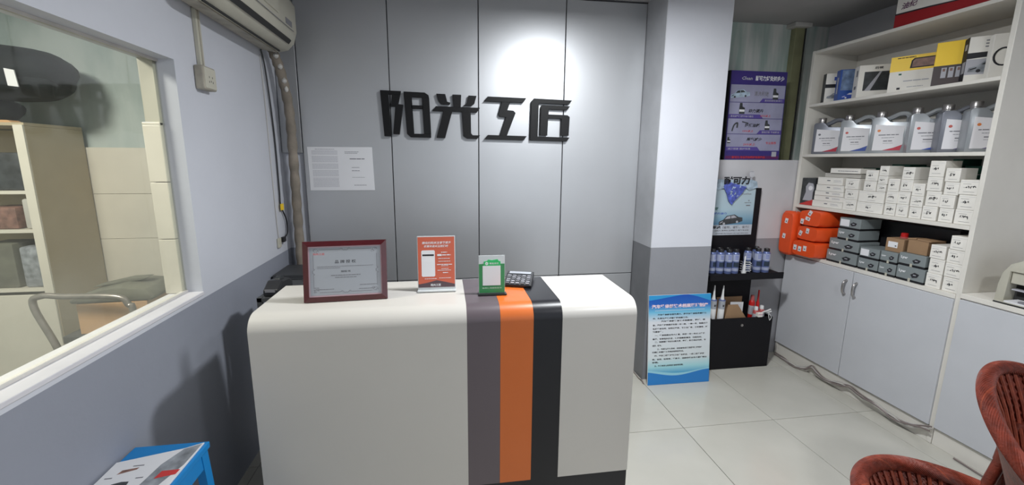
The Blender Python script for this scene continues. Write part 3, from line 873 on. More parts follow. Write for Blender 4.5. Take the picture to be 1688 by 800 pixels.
# additive cans on the shelf
def make_can(label, group):
    t = thing('additive_can', label, 'can', (0, 0, 0), 0, group)
    R = 0.0265
    MB().lathe([(R*0.97, 0), (R, 0.003), (R, 0.150), (R*0.97, 0.153), (R*0.62, 0.165)], 20).build('body', 'can_blue', t, smooth=True)
    MB().lathe([(R*1.012, 0.095), (R*1.012, 0.146)], 20, cap=False).build('pale_band', 'can_pale', t, smooth=True)
    MB().lathe([(R*1.012, 0.02), (R*1.012, 0.042)], 20, cap=False).build('pale_band', 'can_pale', t, smooth=True)
    m = MB()
    for k in range(9):
        a0 = -PI/2-0.75+k*1.5/9; a1 = a0+1.5/9
        m.add([(R*1.02*math.cos(a), R*1.02*math.sin(a), z) for a in (a0, a1) for z in (0.052, 0.088)], [(0, 2, 3, 1)])
    m.build('dark_label', 'can_dark', t)
    m = MB()
    for z in (0.112, 0.124, 0.134):
        for k in range(3):
            a0 = -PI/2-0.45+k*0.3
            m.add([(R*1.025*math.cos(a), R*1.025*math.sin(a), z_) for a in (a0, a0+0.22) for z_ in (z, z+0.005)], [(0, 2, 3, 1)])
    m.build('label_print', 'ink_blue', t)
    MB().lathe([(R*0.72, 0.163), (R*0.72, 0.182), (R*0.64, 0.186)], 16).build('cap', 'black_plastic', t, smooth=True)
    return t
cans = [(2.000, 2.735, 'blue additive can at the left end of the stand shelf, half behind the column'),
        (2.055, 2.720, 'blue additive can second from the column in the front row of the stand shelf'),
        (2.112, 2.705, 'blue additive can third from the column in the front row of the stand shelf'),
        (2.168, 2.705, 'blue additive can just left of the white coil on the stand shelf'),
        (2.300, 2.745, 'blue additive can just right of the white coil on the stand shelf'),
        (2.362, 2.715, 'blue additive can second from the right end of the stand shelf'),
        (2.420, 2.700, 'blue additive can at the right end of the stand shelf'),
        (2.145, 2.765, 'blue additive can in the back row behind the left group on the shelf'),
        (2.085, 2.778, 'blue additive can in the back row nearest the column'),
        (2.392, 2.772, 'blue additive can in the back row behind the right pair on the shelf')]
can0 = None
for x, y, lb in cans:
    if can0 is None:
        c = can0 = make_can(lb, 'blue additive cans on the stand shelf')
    else:
        c = copy_tree(can0); c['label'] = lb
    c.location = (x, y, 0.7525)
    c.rotation_euler = (0, 0, random.uniform(-0.4, 0.4))
cg = thing('coiled_spout', 'white pointed spout with coiled rings between the blue cans', 'spout', (2.236, 2.690, 0.7525))
MB().lathe([(0.017, 0), (0.017, 0.012), (0.010, 0.03), (0.012, 0.05), (0.006, 0.075), (0.0045, 0.13), (0.003, 0.132)], 14).build('nozzle', 'white_plastic', cg, smooth=True)
MB().tube([(0.030+0.024*math.cos(t*0.4), 0.016*math.sin(t*0.4), 0.008+t*0.0011) for t in range(76)], 0.0022, 6).build('coil', 'white_plastic', cg, smooth=True)
MB().tube([(-0.024+0.010*math.cos(t*0.4), 0.010*math.sin(t*0.4), 0.012+t*0.0012) for t in range(70)], 0.001, 5).build('thin_coil', 'ink_faint', cg, smooth=True)

# bin contents
BZ = 0.3455
def sealant(x, y, lb, tilt):
    t = thing('sealant_tube', lb, 'tube', (x, y, BZ), 0, 'sealant tubes in the stand bin')
    t.rotation_euler = (0, tilt, 0)
    MB().lathe([(0.022, 0), (0.023, 0.003), (0.023, 0.20), (0.021, 0.203)], 18).build('cartridge', 'white_plastic', t, smooth=True)
    MB().lathe([(0.0236, 0.135), (0.0236, 0.195)], 18, cap=False).build('label_band', 'silver_paper', t, smooth=True)
    MB().lathe([(0.0238, 0.197), (0.0238, 0.204), (0.018, 0.206)], 18).build('collar', 'can_blue', t, smooth=True)
    MB().lathe([(0.014, 0.206), (0.011, 0.225), (0.008, 0.245), (0.004, 0.315), (0.003, 0.316)], 14).build('nozzle', 'white_plastic', t, smooth=True)
    text('label_print', '耐', t, 'ink', 0, -0.0242, 0.155, 0.016, 0.016, 0.02, align='C')
sealant(2.018, 2.700, 'white sealant tube with tall nozzle nearest the rules board', 0.0)
sealant(2.078, 2.690, 'white sealant tube with tall nozzle beside the cardboard flap', 0.02)
cf = thing('cardboard_tray', 'open brown cardboard tray with a slanted side in the stand bin', 'box', (2.225, 2.745, BZ))
MB().prism([(-0.125, 0), (0.125, 0), (0.075, 0.03), (0.045, 0.075), (-0.02, 0.165), (-0.10, 0.165)], -0.072, -0.066).build('front_flap', 'cardboard', cf)
B('back_wall', 'cardboard', cf, -0.10, 0.12, 0.062, 0.068, 0, 0.18)
B('base', 'cardboard', cf, -0.12, 0.12, -0.065, 0.061, 0, 0.004)
lf = thing('instruction_leaflet', 'white printed leaflet standing in the cardboard tray', 'leaflet', (2.245, 2.735, BZ+0.005))
MB().prism([(-0.06, 0.0), (0.055, 0.0), (0.055, 0.155), (-0.055, 0.160)], -0.001, 0.0).build('sheet', 'white_paper', lf)
lines('print', 'ink_faint', lf, [(-0.045, 0.04, 0.10+0.009*k, 0.0025) for k in range(5)], -0.0013)
def red_bottle(x, y, h, lb, mt):
    t = thing('red_spray_bottle', lb, 'bottle', (x, y, BZ), 0, 'red bottles in the stand bin')
    MB().lathe([(0.020, 0), (0.021, 0.003), (0.021, h*0.72), (0.017, h*0.78), (0.010, h*0.82)], 16).build('body', mt, t, smooth=True)
    MB().lathe([(0.0135, h*0.80), (0.0135, h*0.95), (0.011, h)], 14).build('cap', 'white_plastic' if mt == 'can_red' else 'can_red', t, smooth=True)
    MB().lathe([(0.0216, h*0.25), (0.0216, h*0.60)], 16, cap=False).build('label_band', 'ink_faint', t, smooth=True)
red_bottle(2.378, 2.690, 0.135, 'pink-red bottle with white cap at the front of the bin', 'can_red')
red_bottle(2.430, 2.695, 0.140, 'pink-red bottle with white cap nearest the bin right side', 'can_red')
red_bottle(2.392, 2.755, 0.205, 'taller red bottle behind the two white-capped ones', 'red_plastic')
o = MB().lathe([(0.012, 0), (0.012, 0.14), (0.007, 0.15), (0.006, 0.24)], 12, (2.452, 2.765, BZ)).build('red_plastic_tube', 'red_plastic', None, smooth=True)
tag(o, 'slim bright red plastic tube standing at the back of the bin', 'tube')
sb = thing('small_white_box', 'small white and pink carton at the front right of the bin', 'box', (2.385, 2.655, 0.4105))
B('carton', 'white_box', sb, -0.02, 0.018, -0.008, 0.020, 0, 0.030, bevel=0.001)
quadpanel('label', 'pink_mount', sb, -0.018, 0.016, 0.014, 0.026, -0.008)
tw = thing('white_plastic_hooks', 'twisted white plastic hooks hanging over the bin right corner', 'hooks', (2.44, 2.67, 0.416))
MB().tube(smoothpath([(-0.045, 0, 0.0), (-0.02, 0.0, 0.018), (0.0, 0.01, 0.022), (0.02, 0.0, 0.035), (0.045, 0.0, 0.045)]), 0.006, 8).build('hook', 'white_plastic', tw, smooth=True)
MB().tube(smoothpath([(0.015, -0.034, -0.03), (0.005, -0.036, -0.005), (0.015, -0.02, 0.02), (0.025, -0.036, -0.004), (0.016, -0.034, -0.03)]), 0.002, 6).build('loop', 'white_plastic', tw, smooth=True)
MB().tube(smoothpath([(-0.03, 0.0, 0.02), (-0.01, -0.01, 0.035), (0.02, 0, 0.02), (0.05, -0.005, 0.03)]), 0.0045, 8).build('hook', 'white_plastic', tw, smooth=True)

# ============================================================ PURPLE POSTER ON THE LEDGE
po = thing('benefits_poster', 'purple advertising poster board standing on the ledge above the display stand', 'poster', (2.366, 2.895, 1.599), -0.0)
lean(po, -1)
W = 0.232
B('board', 'black_board', po, -W-0.012, W, 0.0, 0.025, 0.0, 0.655)
B('print', 'poster_purple', po, -W, W, -0.0015, 0.0, 0.0, 0.655, label='deep purple print')
y0 = -0.0019
rowsz = [(0.430, 0.555), (0.312, 0.426), (0.196, 0.308), (0.070, 0.192)]
for k, (a, b) in enumerate(rowsz):
    r_ = quadpanel('picture_strip', 'poster_lilac', po, -W+0.006, W-0.006, a, b, y0)
    if k % 2 == 0:
        pts = [(0.02, a), (W-0.006, a), (W-0.006, a+0.028), (0.045, a+0.028)]
        tx = (0.06, a+0.006, 0.15)
    else:
        pts = [(-W+0.006, a), (0.06, a), (0.035, a+0.028), (-W+0.006, a+0.028)]
        tx = (-W+0.02, a+0.006, 0.19)
    MB().prism(pts, y0-0.0006, y0).build('ribbon', 'poster_purple_light', po)
    text('ribbon_text', ['清洗积碳恢复动力', '清洁进气门提升动力输出', '清除沉积 节省燃油', '减少排放 保护环境'][k], po, 'ink_faint', tx[0], y0-0.0010, tx[1], 0.015, tx[2], 0.01)
text('headline', '耐可力好处知多少', po, 'ink_white', -0.03, y0, 0.585, 0.038, 0.24, 0.03)
text('brand_mark', 'Clean', po, 'ink_faint', -0.145, y0, 0.590, 0.024, 0.09, 0.02, shear=0.2)
yt = y0-0.0010
text('strip_title', '动力提升', po, 'ink', -0.065, yt, 0.352, 0.028, 0.125, 0.03, shear=0.15)
text('strip_title', '降低油耗', po, 'ink', -0.085, yt, 0.245, 0.028, 0.125, 0.03, shear=0.15)
text('strip_title', '尾气减少', po, 'ink', -0.06, yt, 0.142, 0.026, 0.13, 0.03, shear=0.15)
text('strip_number', '25%以上', po, 'ink_red', 0.035, yt, 0.322, 0.018, 0.09, 0.01, shear=0.15)
text('strip_number', '10%以上', po, 'ink_red', -0.10, yt, 0.208, 0.018, 0.09, 0.01, shear=0.15)
text('strip_number', '20%以上', po, 'ink_red', -0.085, yt, 0.108, 0.018, 0.10, 0.01, shear=0.15)
text('stamp', '专业推荐', po, 'ink_red', 0.105, yt, 0.118, 0.020, 0.09, 0.01, shear=-0.1)
text('strip_title', '清洗积碳', po, 'ink_grey', -0.03, yt, 0.475, 0.034, 0.12, 0.01)
car_print(po, -0.145, 0.463, 0.16, yt, 'glass_pale', 'photo_dark', 0.1)
def bottle_print(x, z, s):
    MB().prism([(x-0.02*s, z), (x+0.03*s, z), (x+0.03*s, z+0.05*s), (x+0.008*s, z+0.06*s), (x+0.004*s, z+0.09*s), (x-0.018*s, z+0.09*s), (x-0.022*s, z+0.05*s)], yt-0.0004, yt).build('bottle_picture', 'photo_dark', po)
    B('bottle_picture_label', 'ink_white', po, x-0.02*s, x+0.028*s, yt-0.0008, yt-0.0004, z+0.018*s, z+0.036*s)
bottle_print(0.145, 0.452, 0.9); bottle_print(-0.125, 0.342, 0.9); bottle_print(0.10, 0.226, 0.8); bottle_print(-0.21, 0.125, 0.5)
mb = MB()
mb.tube(smoothpath([(-0.19, yt, 0.215), (-0.175, yt, 0.26), (-0.15, yt, 0.275), (-0.15, yt, 0.24)]), 0.006, 5)
mb.tube([(-0.11, yt, 0.285), (-0.06, yt, 0.275)], 0.004, 5)
mb.build('fuel_nozzle_picture', 'photo_dark', po)
MB().prism([(-W+0.006, 0.03), (W-0.006, 0.03), (W-0.006, 0.008), (-W+0.006, 0.008)], y0-0.0003, y0).build('foot_band', 'poster_magenta', po)
text('foot_text', '耐可力 专业汽车养护专家产品', po, 'ink_red', -0.17, yt, 0.010, 0.018, 0.28, 0.02)
quadpanel('code_square', 'ink_faint', po, 0.165, 0.205, 0.025, 0.062, yt, label='blank square in the poster corner')

# ============================================================ TALL SHELF CABINET
XF, XBk, Y1, Y0 = 2.731, 3.105, 2.845, 1.722
sc_ = thing('shelf_cabinet', 'tall white open shelf cabinet with base doors along the right wall', 'cabinet')
B('side_panel', 'cabinet_white', sc_, XF, XBk, Y1-0.022, Y1, 0.001, 2.392, bevel=0.002)
B('side_panel', 'cabinet_white', sc_, XF, XBk, Y0, Y0+0.022, 0.001, 2.392, bevel=0.002)
B('back_panel', 'cabinet_white', sc_, XBk-0.012, XBk-0.001, Y0+0.023, Y1-0.023, 0.08, 2.39)
ZS = [(2.370, 2.390), (1.990, 2.010), (1.622, 1.642), (1.236, 1.258)]
for a, b in ZS:
    B('shelf', 'cabinet_white', sc_, XF+0.001, XBk-0.013, Y0+0.0225, Y1-0.0225, a, b, bevel=0.002)
B('middle_board', 'cabinet_white', sc_, XF-0.002, XBk-0.013, Y0+0.0225, Y1-0.0225, 0.858, 0.882, bevel=0.002)
B('plinth', 'cabinet_white', sc_, XF+0.004, XF+0.022, Y0+0.0225, Y1-0.0225, 0.001, 0.098)
def door(parent, ya, yb, za, zb, hy=None):
    d = B('door', 'cabinet_door', parent, XF-0.012, XF+0.004, ya, yb, za, zb, bevel=0.0015)
    if hy:
        m = MB()
        pth = smoothpath([(XF-0.012, hy, 0.690), (XF-0.034, hy, 0.705), (XF-0.040, hy, 0.740), (XF-0.034, hy, 0.775), (XF-0.012, hy, 0.790)], 5)
        m.tube(pth, [0.007]*len(pth), 8)
        m.build('handle', 'chrome', d, smooth=True, label='bowed metal handle')
    return d
door(sc_, 2.2885, Y1-0.004, 0.108, 0.856, 2.325)
door(sc_, Y0+0.020, 2.2845, 0.108, 0.856, 2.255)
for ya in (Y0+0.017, 2.285):
    B('door_gap', 'dark_gap', sc_, XF+0.0045, XF+0.006, ya, ya+0.006, 0.10, 0.857)

lc = thing('low_cabinet', 'low white cabinet with doors carrying the printer at the right edge', 'cabinet')
B('top', 'cabinet_white', lc, XF-0.006, 3.115, 0.30, Y0-0.0015, 0.872, 0.898, bevel=0.002)
B('carcass', 'cabinet_white', lc, XF+0.006, 3.115, 0.31, Y0-0.003, 0.10, 0.871)
B('plinth', 'cabinet_white', lc, XF+0.004, XF+0.022, 0.31, Y0-0.003, 0.001, 0.098)
door(lc, 1.10, Y0-0.006, 0.108, 0.866)
door(lc, 0.40, 1.096, 0.108, 0.866)

# ============================================================ SHELF GOODS
def at_face(x, y, z, deg):
    return (x, y, z), math.radians(deg)
def carton(name, label, cat, xc, yc, z, w, d, h, phi, body, group=None):
    """upright box; front faces local -y, phi = turn away from the wall normal towards the door"""
    t = thing(name, label, cat, (xc, yc, z+0.0006), math.radians(-90+phi), group)
    B('carton', body, t, -w/2, w/2, -d/2, d/2, 0, h, bevel=0.0015, seg=1)
    return t
zA = 2.010
# car lamp box
t = carton('lamp_box', 'white and black carton with a car picture at the far end of the second shelf', 'box', 2.865, 2.715, zA, 0.20, 0.045, 0.205, 66, 'white_box')
fy = -0.0225
quadpanel('black_band', 'ink', t, -0.10, 0.10, 0.105, 0.13, fy)
B('dark_spine', 'photo_dark', t, -0.1006, -0.1, -0.0225, 0.0225, 0, 0.205)
car_print(t, -0.03, 0.03, 0.11, fy-0.0003, 'photo_grey', 'ink_faint')
quadpanel('blue_mark', 'ink_blue', t, -0.05, 0.03, 0.155, 0.18, fy)
t = carton('blue_carton', 'blue carton with a pale car photo on the second shelf', 'box', 2.865, 2.610, zA, 0.20, 0.055, 0.210, 66, 'blue_box')
fy = -0.0275
quadpanel('car_photo', 'photo_blue', t, -0.09, 0.098, 0.07, 0.205, fy)
car_print(t, -0.02, 0.015, 0.12, fy-0.0003, 'ink_blue', 'ink_white')
B('spine_print', 'ink_faint', t, -0.1006, -0.1, -0.010, 0.008, 0.05, 0.16)
t = carton('wiper_carton', 'white carton with a dark road photo on the second shelf', 'box', 2.865, 2.475, zA, 0.20, 0.075, 0.208, 60, 'white_box')
fy = -0.0375
quadpanel('road_photo', 'photo_dark', t, -0.07, 0.10, 0.045, 0.165, fy)
text('print', '后视', t, 'ink', -0.02, fy-0.0004, 0.180, 0.016, 0.045, 0.03)
B('spine_print', 'ink_grey', t, -0.1006, -0.1, -0.020, 0.000, 0.14, 0.18)
B('spine_print', 'ink_grey', t, -0.1006, -0.1, -0.015, 0.015, 0.06, 0.08)
MB().prism([(-0.06, 0.045), (-0.03, 0.045), (0.02, 0.165), (0.01, 0.165)], fy-0.0007, fy-0.0004).build('photo_road', 'ink_faint', t)
t = carton('mirror_carton', 'yellow and white carton with a window cut-out on the second shelf', 'box', 2.875, 2.235, zA, 0.235, 0.075, 0.215, 32, 'white_box')
fy = -0.0375
B('yellow_top', 'yellow', t, -0.1182, 0.1182, -0.0382, 0.0382, 0.128, 0.2156)
mb = MB().prism([(-0.03, 0.140), (0.1183, 0.140), (0.1183, 0.198), (-0.015, 0.198), (-0.026, 0.185)], -0.0388, -0.0382); mb.build('window_border', 'ink', t)
MB().prism([(-0.022, 0.146), (0.1184, 0.146), (0.1184, 0.192), (-0.010, 0.192), (-0.019, 0.182)], -0.0392, -0.0388).build('picture_window', 'photo_brown', t)
lines('print', 'ink', t, [(-0.09, -0.01, 0.203, 0.005)], -0.0386)
lines('print', 'ink_faint', t, [(-0.05, 0.06, 0.065, 0.006), (-0.03, 0.04, 0.03, 0.004)], fy-0.0002)
lines('print', 'ink', t, [(-0.075, -0.06, 0.02, 0.012)], fy-0.0002, gap=False)
lines('print', 'green_box', t, [(-0.075, -0.062, 0.105, 0.010)], fy-0.0002, gap=False)
t = carton('yellow_carton', 'tall yellow carton with a dark lower half on the second shelf', 'box', 2.845, 2.052, zA, 0.115, 0.095, 0.238, 34, 'yellow')
mat('carton_brown', (0.035, 0.018, 0.018), 0.45, var=0.3)
B('dark_lower_half', 'carton_brown', t, -0.0579, 0.0579, -0.0479, 0.0479, 0.0, 0.112)
for k in range(3):
    B('picture', 'ink_faint', t, -0.025+k*0.028, -0.005+k*0.028, -0.0487, -0.0479, 0.045, 0.100)
    B('picture_detail', 'photo_brown', t, -0.020+k*0.028, -0.010+k*0.028, -0.0492, -0.0487, 0.080, 0.095)
t = carton('headlamp_carton', 'white and black carton with a silver car photo on the second shelf', 'box', 2.886, 1.896, zA, 0.20, 0.075, 0.232, 48, 'white_box')
fy = -0.0375
B('black_spine', 'ink', t, -0.1006, -0.1, -0.0375, 0.0375, 0, 0.232)
B('spine_print', 'ink_faint', t, -0.1012, -0.1006, -0.02, 0.01, 0.17, 0.20)
B('spine_print', 'ink_faint', t, -0.1012, -0.1006, -0.03, 0.01, 0.05, 0.11)
MB().prism([(-0.10, 0.12), (0.10, 0.135), (0.10, 0.155), (-0.10, 0.15)], fy-0.0005, fy).build('black_band', 'ink', t)
quadpanel('car_photo', 'ink_faint', t, -0.10, 0.10, 0.04, 0.118, fy)
car_print(t, 0.0, 0.05, 0.18, fy-0.0005, 'photo_grey', 'ink')
lines('print', 'ink_grey', t, [(-0.04, 0.02, 0.205, 0.006), (-0.04, 0.02, 0.19, 0.006), (-0.04, 0.02, 0.175, 0.006), (0.04, 0.09, 0.20, 0.004)], fy-0.0002)
t = carton('white_carton', 'white carton with a black ring print beside the right upright', 'box', 2.868, 1.812, zA, 0.15, 0.045, 0.222, 52, 'white_box')
MB().tube([(-0.03+0.035*math.cos(k*PI/10), -0.0228, 0.11+0.042*math.sin(k*PI/10)) for k in range(20)], 0.004, 5, True).build('ring_print', 'ink', t)

# long red and white box on top
t = thing('long_red_box', 'long white and dark red box on top of the shelf cabinet', 'box', (2.745, 2.305, 2.3906), math.radians(-90))
B('carton', 'white_box', t, 0.0, 0.55, 0.0, 0.24, 0, 0.165, bevel=0.002)
MB().prism([(0, 0), (0.55, 0), (0.55, 0.028), (0.36, 0.052), (0.18, 0.070), (0.0, 0.082)], -0.0012, 0.0).build('red_swoosh', 'box_red', t)
MB().prism([(0, 0.082), (0.18, 0.070), (0.36, 0.052), (0.36, 0.047), (0.18, 0.062), (0, 0.074)], -0.0018, -0.0012).build('dark_swoosh_edge', 'ink', t)
text('logo', '油纪', t, 'poster_magenta', 0.028, -0.0006, 0.098, 0.036, 0.085, 0.02, shear=0.2)
lines('print', 'ink_red', t, [(0.30, 0.52, 0.135, 0.010)], -0.0004)

# oil jugs
def make_jug(label, phi, xc, yc, sw, emblem, body='jug_silver', s=1.0):
    t = thing('oil_jug', label, 'oil jug', (xc, yc, 1.6426), math.radians(-90+phi), 'silver oil jugs on the third shelf')
    t.scale = (s, 1, 1)
    D = 0.047
    out_ = [(-0.082, 0.004), (-0.078, 0), (0.078, 0), (0.082, 0.004), (0.084, 0.06), (0.078, 0.11), (0.084, 0.178), (0.080, 0.190), (0.0, 0.196), (-0.022, 0.222), (-0.034, 0.228), (-0.075, 0.228), (-0.084, 0.216)]
    MB().prism(out_, -D, D).build('body', body, t, bevel=0.007, seg=2, smooth=True)
    pth = smoothpath([(-0.028, 0, 0.212), (0.0, 0, 0.226), (0.03, 0, 0.243), (0.058, 0, 0.242), (0.072, 0, 0.228), (0.074, 0, 0.205), (0.072, 0, 0.180)], 5)
    MB().tube(pth, 0.0150, 8).build('handle', body, t, smooth=True)
    MB().lathe([(0.022, 0.228), (0.022, 0.236), (0.0245, 0.238), (0.0245, 0.262), (0.022, 0.265)], 18, (-0.052, 0, 0)).build('cap', 'chrome', t, smooth=True)
    lab = MB().prism([(-0.066, 0.018), (0.060, 0.018), (0.068, 0.06), (0.064, 0.115), (0.068, 0.165), (-0.064, 0.182)], -D-0.0012, -D).build('label_sheet', 'jug_label', t)
    MB().prism([(-0.02, 0.018), (0.060, 0.018), (0.066, 0.052), (0.03, 0.034)], -D-0.0018, -D-0.0012).build('swoosh', sw, lab)
    MB().prism([(-0.045+0.008*math.cos(k*PI/5), 0.142+0.008*math.sin(k*PI/5)) for k in range(10)], -D-0.0018, -D-0.0012).build('round_emblem', emblem, lab)
    lines('label_print', 'ink_grey', lab, [(-0.045, 0.045, 0.112, 0.0055), (-0.030, 0.030, 0.096, 0.003), (-0.020, 0.020, 0.074, 0.006), (-0.02, 0.025, 0.062, 0.002)], -D-0.0014)
    return t
mat('emblem_orange', (0.70, 0.22, 0.06), 0.5, var=0); mat('emblem_red', (0.55, 0.12, 0.10), 0.5, var=0)
mat('swoosh_red', (0.50, 0.03, 0.06), 0.4, var=0); mat('swoosh_purple', (0.12, 0.09, 0.22), 0.4, var=0); mat('swoosh_blue', (0.04, 0.08, 0.35), 0.4, var=0)
make_jug('dark silver oil jug with red-cornered label at the far end of the row', 28, 2.842, 2.722, 'swoosh_red', 'ink_grey', 'jug_silver_dark', s=1.06)
make_jug('silver oil jug with dark blue-cornered label, second from the far end', 28, 2.842, 2.512, 'swoosh_blue', 'emblem_red', s=1.06)
make_jug('silver oil jug with bright red-cornered label and orange emblem, third from far end', 28, 2.845, 2.302, 'swoosh_red', 'emblem_orange', s=1.06)
make_jug('silver oil jug whose label has a vivid blue corner, fourth from far end', 47, 2.852, 2.108, 'ink_blue', 'emblem_red')
make_jug('silver oil jug with purple-cornered label, second from the right upright', 52, 2.860, 1.966, 'swoosh_purple', 'emblem_red', 'jug_silver_dark')
make_jug('silver oil jug with orange square emblem beside the right upright', 52, 2.860, 1.842, 'swoosh_purple', 'emblem_orange')

# small boxes: shared meshes for the handwriting
def scrawl(seed):
    r = random.Random(seed)
    m = MB()
    for k in range(r.randint(3, 5)):
        x = -0.016+k*0.009
        p = [(x+r.uniform(-.003, .003), 0, 0.003+r.uniform(-0.004, 0.004)) for _ in range(2)]
        q = [(x+r.uniform(-.004, .006), 0, r.uniform(-0.008, 0.010)) for _ in range(3)]
        m.tube([p[0]]+q+[p[1]], 0.0015, 3)
    o = m.build('handwriting', 'ink', None)
    me = o.data; bpy.data.objects.remove(o); return me
SCR = [scrawl(i) for i in range(8)]
def rule_mesh():
    m = MB()
    m.box(-0.026, 0.006, -0.0004, 0, 0.016, 0.0172)
    m.box(-0.022, 0.022, -0.0004, 0, -0.024, -0.0228)
    m.box(-0.024, -0.006, -0.0004, 0, -0.002, -0.001)
    o = m.build('printed_line', 'ink_grey', None)
    me = o.data; bpy.data.objects.remove(o); return me
RULE = rule_mesh()
def small_box(label, ya, yb, z0, z1, depth=0.11, xf=2.752, body='white_box', group='small white parts boxes on the fourth shelf', mark=True, name='parts_box', k=0, turn=0.0):
    w_ = abs(ya-yb)-0.0015; h = (z1-z0)-0.0012
    t = thing(name, label, 'box', (xf, (ya+yb)/2, z0+0.0004), math.radians(-90+turn), group)
    B('carton', body, t, -w_/2, w_/2, 0, depth, 0, h, bevel=0.0012, seg=1)
    B('lid_seam', 'ink_faint', t, -w_/2+0.001, w_/2-0.001, -0.0003, 0.0, h*0.86, h*0.86+0.0008)
    if mark:
        for nm, me in (('handwriting', SCR[k % 8]), ('printed_line', RULE)):
            o = bpy.data.objects.new(nm, me); COL.objects.link(o); o.parent = t
            s_ = min(w_/0.07, 1.2)*0.95
            o.location = (random.uniform(-0.003, 0.006)*1.0, -0.0008, h*0.5)
            o.scale = (s_, 1, min(h/0.075, 1.1))
    return t
ordn = ['bottom', 'second', 'third', 'fourth', 'fifth', 'sixth', 'top']
Z0 = 1.2585
def column(nm, ya, yb, hs, lb, k0, z0=Z0, depth=0.11, xf=2.752, group='small white parts boxes on the fourth shelf', dy=0.0):
    z = z0
    n = len(hs)
    for i, h in enumerate(hs):
        pos = 'bottom one' if i == 0 else ('topmost' if i == n-1 else '%s up' % ordn[i])
        sh = 0.003*((i*7+k0) % 3-1) if i else 0
        small_box('white parts box, %s in the %s' % (pos, lb), ya+sh, yb+sh, z, z+h, depth, xf+(0.004*((i+k0) % 2)), k=k0+i*3, group=group)
        z += h
column('a', 1.832, 1.752, [0.080, 0.080, 0.079], 'stack of three against the right upright, fourth shelf', 0)
column('b', 1.907, 1.840, [0.079, 0.073, 0.072, 0.075], 'second stack from the right upright', 1)
column('c', 1.986, 1.914, [0.082, 0.086, 0.080, 0.090], 'tallest stack, third from the right upright', 2)
column('d', 2.055, 1.991, [0.069, 0.064, 0.073], 'lower stack just left of the tallest one', 3)
column('e', 2.125, 2.060, [0.076, 0.078, 0.072, 0.074], 'fifth stack from the right upright', 4)
column('f', 2.196, 2.130, [0.076, 0.074, 0.078], 'sixth stack from the right upright', 5)
# wide pairs
small_box('wide white parts box with two written marks, lower of the pair left of centre', 2.366, 2.202, Z0, Z0+0.068, k=1)
small_box('wide white parts box with two written marks, upper of the pair left of centre', 2.364, 2.202, Z0+0.0685, Z0+0.141, k=5)
small_box('white parts box standing on the wide pair, left and lower', 2.340, 2.262, Z0+0.1415, Z0+0.207, k=2)
small_box('white parts box standing on the wide pair, left and upper', 2.338, 2.260, Z0+0.2075, Z0+0.277, k=3)
small_box('white parts box on the wide pair, right of two, lowest of three', 2.257, 2.203, Z0+0.1415, Z0+0.190, k=6)
small_box('white parts box on the wide pair, right of two, middle of three', 2.256, 2.200, Z0+0.1905, Z0+0.243, k=7)
small_box('white parts box topping the right column above the wide pair', 2.255, 2.200, Z0+0.2435, Z0+0.305, k=0)
# three square ones beside the flat stack
column('m', 2.464, 2.372, [0.075, 0.070, 0.072], 'stack right beside the long flat boxes', 6)
# long flat boxes
z = Z0
for i, (ya, yb, h) in enumerate(((2.706, 2.470, 0.046), (2.700, 2.470, 0.038), (2.696, 2.474, 0.034), (2.694, 2.480, 0.046), (2.684, 2.492, 0.054))):
    pos = ['bottom', 'second from bottom', 'third from bottom', 'fourth from bottom', 'fifth from bottom'][i]
    t = small_box('long flat white filter box, %s of the far stack' % pos, ya, yb, z, z+h, 0.20, 2.756+0.004*(i % 2), k=i, mark=False, name='filter_box', group='long flat white filter boxes')
    lines('print', 'ink_grey', t, [(-0.02, 0.005, h*0.5, 0.007)], -0.0004)
    lines('print', 'ink_faint', t, [(0.03, 0.085, h*0.55, 0.003), (0.03, 0.09, h*0.38, 0.002)], -0.0004)
    z += h
t = small_box('white flat filter box in painted shade, lying back on the far stack, second from top', 2.665, 2.40, z, z+0.030, 0.105, 2.79, 'white_box_shade', mark=False, name='filter_box', group='long flat white filter boxes')  # white box set back in shadow; the shade is put into its colour
t = small_box('long thin white filter box on the very top of the far stack', 2.612, 2.395, z+0.0305, z+0.066, 0.12, 2.775, mark=False, name='filter_box', group='long flat white filter boxes')
lines('print', 'ink_grey', t, [(-0.05, 0.09, 0.014, 0.004)], -0.0004)
# dark picture box
t = thing('dark_picture_box', 'dark carton with a white filter picture and red foot beside the left upright', 'box', (2.762, 2.752, Z0+0.0004), math.radians(-90))
B('carton', 'photo_dark', t, -0.068, 0.044, 0, 0.12, 0, 0.205, bevel=0.0015)
MB().prism([(-0.045, 0.035), (0.036, 0.035), (0.034, 0.10), (0.042, 0.13), (0.03, 0.165), (-0.01, 0.17), (-0.03, 0.14), (-0.025, 0.10)], -0.0008, 0).build('filter_picture', 'ink_faint', t)
MB().prism([(0.012+0.018*math.cos(k*PI/5), 0.130+0.018*math.sin(k*PI/5)) for k in range(10)], -0.0014, -0.0008).build('picture_detail', 'ink_white', t)
MB().prism([(-0.068, 0), (0.044, 0), (0.044, 0.045), (0.0, 0.030), (-0.068, 0.004)], -0.0018, -0.0008).build('red_corner', 'ink_red', t)
